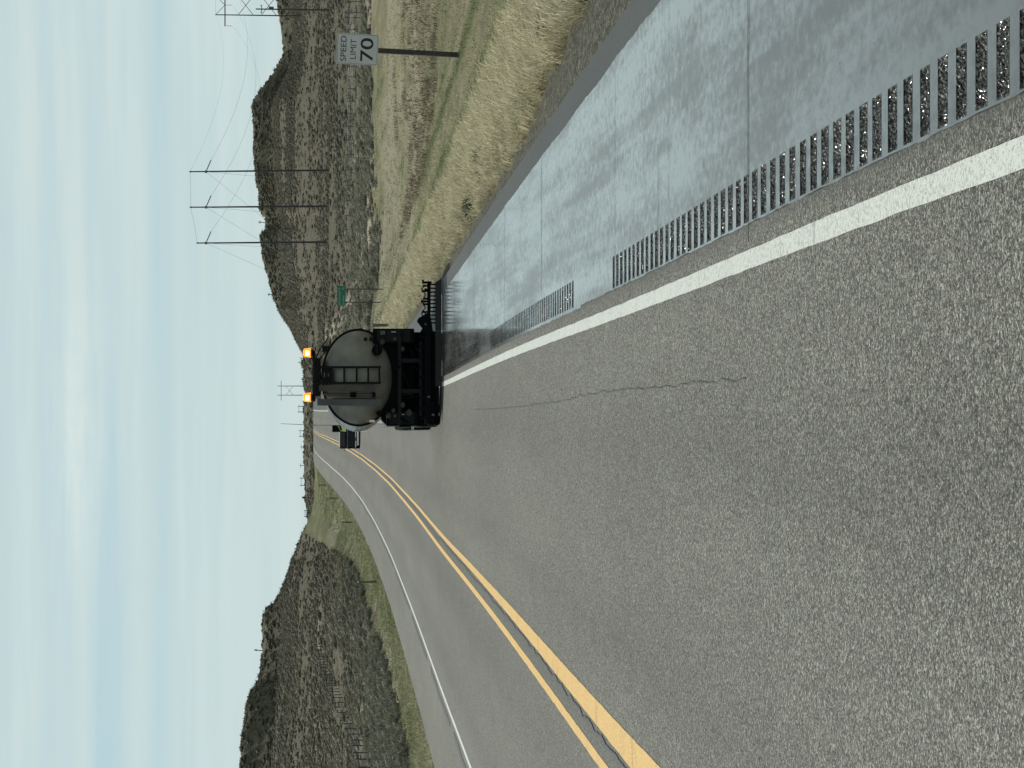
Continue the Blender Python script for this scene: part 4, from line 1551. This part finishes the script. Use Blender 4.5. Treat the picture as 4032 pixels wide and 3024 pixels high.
def tank_truck():
    D0 = 58.4
    X0 = at(1540, 1743, D0).x
    z0 = float(rz(D0)) + .006
    slope = math.atan(float(rz(D0 + 6) - rz(D0)) / 6)
    root = empty('tank_truck', (X0, D0, z0), (slope, 0, R(2.6)))
    tag(root, 'black tank truck with two lit amber beacons and spray bar swung out over the shoulder', 'tank truck')
    A_, B_, CZ = 1.235, .925, 2.14
    # tank barrel
    bm = bmesh.new()
    n = 64

    def ring(y, f):
        return [bm.verts.new((A_ * f * math.cos(2 * math.pi * k / n), y, CZ + B_ * f * math.sin(2 * math.pi * k / n))) for k in range(n)]
    R1, R2 = ring(.34, 1.0), ring(5.3, 1.0)
    for k in range(n):
        j = (k + 1) % n
        bm.faces.new((R1[k], R1[j], R2[j], R2[k]))
    me = bpy.data.meshes.new('tank')
    bm.to_mesh(me); bm.free()
    me.materials.append(M_TANK)
    for p_ in me.polygons: p_.use_smooth = True
    tank = link(bpy.data.objects.new('tank', me), root)
    # domed rear head
    for nm, y0, sgn in (('rear_head', .34, -1), ('front_head', 5.3, 1)):
        bm = bmesh.new()
        prev = None
        for f in (1.0, .97, .9, .75, .5, .25):
            yy = y0 + sgn * .22 * math.sqrt(max(0, 1 - f ** 2.6))
            rg = [bm.verts.new((A_ * .985 * f * math.cos(2 * math.pi * k / n), yy, CZ + B_ * .985 * f * math.sin(2 * math.pi * k / n))) for k in range(n)]
            if prev:
                for k in range(n):
                    j = (k + 1) % n
                    bm.faces.new((prev[k], prev[j], rg[j], rg[k]))
            prev = rg
        bm.faces.new(prev)
        bmesh.ops.recalc_face_normals(bm, faces=bm.faces[:])
        me = bpy.data.meshes.new(nm)
        bm.to_mesh(me); bm.free()
        me.materials.append(M_CAPM)
        for p_ in me.polygons: p_.use_smooth = True
        link(bpy.data.objects.new(nm, me), tank)
    # dark rim bands round the barrel
    for yb in (.33, 1.9, 3.6, 5.2):
        pts_ = [(1.012 * A_ * math.cos(a), yb, CZ + 1.012 * B_ * math.sin(a)) for a in np.linspace(0, 2 * math.pi, 49)]
        MB().tube(pts_, .022 if yb > .5 else .018, 6).build('tank_band', M_DARKP if yb < .5 else M_TANK, tank, smooth=True)
    # soot stain plates / access rectangle on the head, faint
    # gauges, manhole valve
    for x, z in ((.985, 1.95), (.985, 1.81)):
        g = MB().cyl((x, .33, z), (x, .17, z), .045, n=16).build('gauge', M_DARKP, root)
    MB().cyl((.985, .33, 2.15), (.985, .18, 2.15), .03, n=12).build('gauge', M_CAPM, root)
    mv = MB().cyl((.69, .3, 1.66), (.69, .02, 1.66), .135, n=28).build('valve_housing', M_BLACK, root)
    mb = MB()
    for k in range(8):
        a = k * math.pi / 4
        mb.cyl((.69 + .115 * math.cos(a), .03, 1.66 + .115 * math.sin(a)), (.69 + .115 * math.cos(a), -.01, 1.66 + .115 * math.sin(a)), .014, n=6)
    mb.cyl((.69, .03, 1.66), (.69, -.05, 1.66), .03, n=10).box((.69, -.06, 1.66), (.2, .02, .03))
    mb.build('valve_handle', M_FRAME, mv)
    # ladder with rungs
    lad = MB().box((.25, -.02, 2.36), (.05, .06, 1.60)).box((-.155, -.02, 2.36), (.05, .06, 1.60)).build('ladder', M_DARKP, root)
    for z in (2.82, 2.50, 2.18, 1.885, 1.60):
        MB().box((.0475, -.02, z), (.37, .05, .045)).build('rung', M_DARKP, lad)
    MB().box((.05, .02, 2.95), (.37, .05, .26)).build('ladder_top_plate', M_DARKP, lad)
    MB().box((.05, -.012, 3.0), (.12, .02, .03)).build('plate_slot', M_GREYD, lad)
    MB().box((.05, -.012, 2.90), (.07, .02, .03)).build('plate_slot', M_GREYD, lad)
    # walkway box on the top and beacon bar
    MB().box((0, 1.0, 3.19), (.98, 1.9, .17), bev=.012).build('walkway', M_DARKP, root)
    wb = MB()
    for x in (-.48, .48):
        wb.tube([(x, .1, 3.27), (x, .1, 3.33), (x, 1.9, 3.33), (x, 1.9, 3.27)], .018, 6)
    wb.build('walkway_rail', M_FRAME, root)
    MB().box((.03, .16, 3.27), (1.30, .08, .07)).build('beacon_bar', M_DARKP, root)
    for x, z in ((.63, 3.45), (-.515, 3.45)):
        be = empty('beacon')
        be.parent = root
        be.location = (x, .16, z)
        MB().cyl((0, 0, -.16), (0, 0, -.10), .085, n=20).cyl((0, 0, -.2), (0, 0, -.15), .04, n=10).build('beacon_base', M_DARKP, be)
        MB().cyl((0, 0, -.10), (0, 0, .07), .125, .105, n=24).cyl((0, 0, .07), (0, 0, .10), .105, .05, n=24).build('beacon_lens', M_AMBER, be, smooth=True)
        MB().box((-.02, -.118, -.01), (.12, .02, .09), bev=.008).build('lamp', M_HOT, be)
        # the flash lights the metal beside it
    # ducts and pipes left of the ladder
    MB().box((-.285, .02, 2.43), (.165, .10, 1.42), bev=.01).build('flat_duct', M_BROWN, root)
    MB().cyl((-.455, .04, 1.72), (-.455, .04, 2.95), .042, n=14).build('riser_pipe', M_BROWN, root)
    MB().cyl((-.455, .04, 2.19), (-.455, .04, 2.35), .065, n=14).build('pipe_coupling', M_BLACK, root)
    MB().cyl((-.455, .04, 1.70), (-.455, .04, 1.78), .06, n=14).build('pipe_coupling', M_BLACK, root)
    MB().box((-.645, .04, 2.36), (.175, .09, 1.65), bev=.008).build('wide_duct', M_GREYD, root)
    MB().box((-.56, .02, 2.25), (.02, .05, 1.1)).build('duct_bracket', M_BLACK, root)
    MB().cyl((-.93, .24, 1.62), (-.93, .1, 1.62), .06, n=14).build('drain_valve', M_BLACK, root)
    # handrails curving over the right side
    MB().tube([(.5, .15, 3.22), (.72, .15, 3.12), (.98, .12, 2.93)], .018, 6).tube([(.45, .1, 3.12), (.66, .08, 2.98), (.88, .08, 2.85)], .018, 6).build('grab_rail', M_FRAME, root)
    # black rear machinery housing
    hz = MB()
    hz.box((0, .62, 1.30), (1.9, .7, .72))
    hz.box((.02, 1.6, .92), (1.1, 2.4, .46))
    hz.box((0, 1.0, .62), (1.3, .5, .72))
    hz.build('pump_housing', M_BLACK, root)
    sb = []
    for x, z0_, z1, nm in ((1.06, .70, 1.76, 'side_cabinet'), (-1.06, .62, 1.42, 'side_cabinet')):
        o = MB().box((x, .55, (z0_ + z1) / 2), (.38, .9, z1 - z0_), bev=.015).build(nm, M_BLACK, root)
        MB().box((x, .09, (z0_ + z1) / 2), (.30, .012, (z1 - z0_) * .8)).build('cabinet_door', M_FRAME, o)
        MB().box((x + .1, .075, (z0_ + z1) / 2), (.03, .02, .12)).build('handle', M_GALV, o)
    # sloped shoulders under the tank
    MB().prism([(1.24, 1.74), (1.24, 1.2), (.5, 1.2), (.66, 1.32), (1.0, 1.56), (1.14, 1.76)], .3, .9, 'y').build('mud_guard', M_BLACK, root)
    MB().prism([(-1.24, 1.40), (-1.24, 1.1), (-.5, 1.1), (-.66, 1.32), (-1.0, 1.56), (-1.1, 1.54)], .3, .9, 'y').build('mud_guard', M_BLACK, root)
    # frame bars seen as slightly paler strips
    fr = MB()
    fr.box((0, .04, 1.08), (2.45, .09, .085)).box((-.05, .04, .54), (1.9, .09, .075))
    fr.build('rear_crossbar', M_FRAME, root)
    for x in (.42, -.36):
        MB().box((x, .05, .81), (.10, .07, .46)).build('rear_upright', M_FRAME, root)
    # hoses, fittings, pump clutter inside the frame
    rr = random.Random(3)
    for k in range(9):
        x = rr.uniform(-1.0, 1.0)
        z = rr.uniform(.6, 1.3)
        MB().tube([(x, .15, z), (x + rr.uniform(-.2, .2), .0, z - .12), (x + rr.uniform(-.4, .4), .12, z - rr.uniform(.1, .4))], rr.uniform(.018, .035), 8).build('hose', M_BLACK, root, smooth=True)
    for x, z, s_ in ((-.92, .84, .16), (-.72, 1.0, .12), (-.86, 1.24, .10), (-1.0, 1.36, .12), (.9, 1.52, .13), (.72, 1.0, .10)):
        MB().cyl((x, .1, z), (x, -.03, z), s_ * .5, n=14).box((x, -.02, z), (s_ * 1.3, .03, .03)).build('fitting', mat('dull_grey_fitting', (.03, .033, .034), .6, .2), root)
    MB().box((1.14, .06, 1.51), (.10, .04, .12)).build('marker_plate', M_GREYD, root)
    # left side: white tag with orange edge, thin bright rails
    MB().box((-1.13, .07, 1.785), (.06, .04, .14)).build('marker_light', M_WHT, root)
    MB().box((-1.135, .06, 1.885), (.05, .04, .05)).build('amber_marker', M_ORNG, root)
    MB().cyl((-1.235, .2, 1.41), (-1.235, .2, 1.68), .016, n=8).cyl((-1.29, .4, 1.44), (-1.29, .4, 1.58), .018, n=8).build('bright_rail', M_WHT, root)
    MB().cyl((-1.26, .2, .80), (-1.26, .2, 1.10), .014, n=8).build('bright_rail', M_GALV, root)
    MB().box((-1.30, .3, .74), (.08, .06, .06)).build('bright_rail', M_WHT, root)
    MB().box((-1.25, .5, .95), (.07, .9, .30), bev=.01).build('side_box', M_BLACK, root)
    # chassis, axles and wheels
    MB().box((.42, 4.2, .86), (.09, 8.2, .24)).box((-.42, 4.2, .86), (.09, 8.2, .24)).build('chassis_rail', M_FRAME, root)
    MB().cyl((-1.0, 1.45, .52), (1.0, 1.45, .52), .09, n=12).cyl((-1.0, 2.85, .52), (1.0, 2.85, .52), .09, n=12).cyl((-.9, 7.6, .52), (.9, 7.6, .52), .07, n=12).build('axle', M_BLACK, root)
    for y in (1.45, 2.85):
        for x, s_ in ((1.07, 1), (.77, -1), (-1.07, -1), (-.77, 1)):
            wheel(root, x, y, side=s_)
    for x, s_ in ((1.02, 1), (-1.02, -1)):
        wheel(root, x, 7.6, side=s_, w=.30)
    # rubber flaps reaching almost to the road
    MB().box((.86, .72, .50), (.68, .02, .78)).build('mud_flap', M_BLACK, root)
    MB().box((-.90, .72, .56), (.68, .02, .78)).build('mud_flap', M_BLACK, root)
    # spray bar: centre section with folded left wing, right wing swung out
    SY = -.12
    sbar = MB().box((0, SY, .36), (2.42, .10, .16), bev=.01).build('spray_bar', M_BLACK, root)
    MB().box((-.06, SY + .06, .22), (2.30, .05, .28)).build('spray_shield', M_BLACK, sbar)
    MB().box((-.94, SY + .02, .27), (.60, .12, .18), bev=.02).build('folded_wing', M_BLACK, sbar)
    nb = MB()
    for k in range(24):
        x = -1.15 + k * .1
        nb.cyl((x, SY, .30), (x, SY, .20), .017, n=8).cyl((x, SY, .20), (x, SY, .17), .028, .012, n=8)
    o = nb.build('nozzle_row', M_BLACK, sbar)
    for k in range(9):
        x = -1.06 + k * .26
        MB().cyl((x, SY - .02, .44), (x, SY - .02, .54), .03, n=10).box((x, SY - .02, .56), (.09, .03, .03)).build('bar_valve', M_BLACK, sbar)
    M_FAN = bpy.data.materials.new('emulsion_spray_and_shade')  # dark sheet for emulsion spray, with the shade under the bar painted in
    M_FAN.use_nodes = True
    fb = M_FAN.node_tree.nodes['Principled BSDF']
    fb.inputs['Base Color'].default_value = (.008, .006, .005, 1)
    fb.inputs['Roughness'].default_value = .5
    fb.inputs['Alpha'].default_value = .88
    MB().prism([(-.25, .17), (1.17, .17), (1.17, .004), (-.25, .004)], SY - .02, SY + .06, 'y').build('spray_and_shade_curtain', M_FAN, sbar)
    wing = MB().box((1.84, SY, .33), (1.10, .075, .085), bev=.008).build('swung_out_wing', M_BLACK, root)
    rr = random.Random(8)
    for k in range(11):
        x = 1.38 + k * .099
        vz = MB().cyl((x, SY, .30), (x, SY, .19), .018, n=8).cyl((x, SY, .19), (x, SY, .155), .03, .012, n=8)
        vz.build('nozzle', M_BLACK, wing)
    MB().prism([(1.18, .17), (2.42, .17), (2.52, .004), (1.18, .004)], SY - .02, SY + .06, 'y').build('spray_and_shade_curtain', M_FAN, wing)  # spray and the wing's shadow drawn as one dark sheet
    for x, h in ((1.46, .42), (1.60, .43), (1.66, .50), (1.86, .47), (1.93, .52), (2.0, .44), (2.2, .50), (2.24, .43), (2.33, .47)):
        MB().cyl((x, SY, .34), (x, SY, h), .026, n=10).box((x, SY, h), (.07, .04, .025)).build('bar_valve', M_BLACK, wing)
    MB().tube([(1.45, SY, .43), (1.62, SY - .04, .52), (1.78, SY, .42), (1.92, SY - .03, .50), (2.12, SY, .42), (2.24, SY - .02, .52), (2.36, SY, .44)], .016, 8).build('air_hose', M_BLACK, wing, smooth=True)
    MB().box((2.42, SY, .36), (.05, .12, .20), bev=.01).box((2.44, SY, .48), (.10, .05, .05)).build('end_clamp', M_BLACK, wing)
    # hinge bracket, a dark triangle where the wing meets the truck
    MB().prism([(1.10, .22), (1.62, .30), (1.58, .46), (1.50, .60), (1.42, .64), (1.24, .50), (1.14, .56)], SY - .06, SY + .06, 'y').build('hinge_bracket', M_BLACK, wing)
    MB().cyl((1.34, SY - .08, .42), (1.34, SY + .08, .42), .03, n=10).build('hinge_pin', M_GREYD, wing)
    # road-hugging rod at the left corner
    MB().tube([(-1.28, SY, .16), (-.7, SY, .05), (-.2, SY, .04)], .010, 6).build('drag_rod', M_BLACK, sbar)
    for x, z in ((-.52, .34), (-.98, .23)):
        MB().box((x, SY - .06, z), (.05, .012, .07)).build('grey_patch', M_GREYD, sbar)  # small grey patches, paler than the black bar
    # tail lamps, dark (not lit)
    for x in (-1.0, .98):
        MB().cyl((x, .02, 1.20), (x, -.01, 1.20), .045, n=14).build('tail_lamp', M_RED, root)
    # cab ahead of the tank
    cab = MB().prism([(6.0, .75), (6.0, 2.55), (6.25, 2.72), (7.35, 2.68), (7.75, 1.95), (9.15, 1.72), (9.25, .8)], -.92, .96, 'x').build('cab', M_CABW, root)
    MB().box((0, 5.985, 2.15), (1.3, .02, .5)).build('rear_window', M_GLASS, cab)
    MB().box((.965, 6.9, 2.15), (.02, .8, .55)).build('side_window', M_GLASS, cab)
    MB().box((-.925, 6.9, 2.15), (.02, .8, .55)).build('side_window', M_GLASS, cab)
    for s_, z in ((1, 2.45), (-1, 2.05)):
        mo = MB().box((s_ * 1.14, 7.35, z), (.14, .10, .44), bev=.02).build('door_mirror', M_WHT if s_ < 0 else M_DARKP, cab)
        MB().tube([(s_ * .93, 7.3, z + .2), (s_ * 1.14, 7.35, z + .2)], .014, 6).tube([(s_ * .93, 7.3, z - .2), (s_ * 1.14, 7.35, z - .2)], .014, 6).build('mirror_arm', M_GALV, mo)
    MB().box((1.30, 6.8, 2.42), (.07, .05, .30)).build('bright_strip', M_WHT, cab)
    MB().cyl((1.06, 5.7, .9), (1.06, 5.7, 2.92), .06, n=14).cyl((1.06, 5.7, 2.86), (1.06, 5.66, 3.12), .085, .10, n=14).build('exhaust_stack', M_DARKP, root, smooth=True)
    MB().box((0, 9.2, .65), (2.3, .12, .35)).build('front_bumper', M_GALV, root)


tank_truck()

# ------------------------------------------------------------------ escort pickup ahead
def pickup():
    D0 = 207.0
    X0 = at(1300, 1418, D0).x
    z0 = float(rz(D0)) + .006
    root = empty('pickup_truck', (X0, D0, z0), (0, 0, R(1.2)))
    tag(root, 'small dark pickup truck on the road ahead, partly behind the tank truck', 'pickup truck')
    dk = mat('dark_pickup_paint', (.008, .010, .013), .5, spec=.3)
    body = MB().prism([(0, .28), (0, 1.12), (2.0, 1.12), (2.05, 1.14), (2.25, 1.78), (3.5, 1.80), (4.05, 1.2), (5.4, 1.1), (5.55, .95), (5.55, .35)], -.98, .98, 'x').build('body', dk, root)
    MB().box((0, -.012, .86), (1.50, .03, .46), bev=.01).build('tailgate', dk, root)
    MB().box((0, -.032, 1.0), (.26, .02, .06)).build('tailgate_handle', M_BLACK, root)
    MB().box((0, 2.09, 1.52), (1.5, .03, .42)).build('rear_window', M_GLASS, root)
    for s_ in (-1, 1):
        MB().box((s_ * .90, -.01, .92), (.12, .03, .38)).build('tail_lamp', M_BLACK, root)
        MB().box((s_ * .99, 2.9, 1.5), (.015, .9, .42)).build('side_window', M_GLASS, root)
    MB().box((0, 2.9, 1.815), (1.66, 1.25, .06), bev=.01).build('roof', M_WHT, root)
    MB().box((-.1, -.12, .40), (1.5, .16, .09), bev=.02).build('rear_bumper', M_WHT, root)
    MB().box((-.1, -.205, .40), (.32, .01, .08)).build('number_plate', M_GREYD, root)
    for x in (-.84, .84):
        for y in (1.1, 4.5):
            wheel(root, x, y, r=.40, w=.26, side=1 if x > 0 else -1)
    mo = MB().box((-1.18, 3.55, 1.38), (.24, .14, .26), bev=.03).build('door_mirror', M_WHT, root)
    MB().box((-1.04, 3.6, 1.30), (.12, .05, .05)).build('mirror_arm', M_BLACK, mo)
    MB().box((.2, -.02, 1.30), (1.5, .05, .06)).build('bed_rail', M_BLACK, root)
    # tall whip mast
    MB().tube([(1.35 - .22, .3, 1.9), (1.35 - .18, .3, 4.5), (1.35 - .05, .35, 7.15)], [.035, .03, .02], 8).build('whip_mast', mat('pale_grey_mast', (.22, .24, .25), .6), root)
    # yellow board on the bed
    bd = MB().box((.84, -.02, 1.90), (.62, .06, 1.25), bev=.02).build('warning_board', M_BLACK, root)
    MB().prism([(.56, 1.28), (1.14, 1.30), (.98, 1.74), (.77, 1.60), (.62, 1.78)], -.062, -.052, 'y').build('board_panel', mat('yellow_green_sheeting', (.72, .78, .30), .4), bd)
    MB().prism([(.56, 1.72), (.62, 1.8), (1.12, 2.1), (1.14, 1.9)], -.060, -.051, 'y').build('board_stripe', mat('olive_sheeting', (.20, .22, .03), .5), bd)
    MB().box((.84, .02, 1.15), (.06, .05, .5)).build('board_post', M_GALV, bd)


pickup()
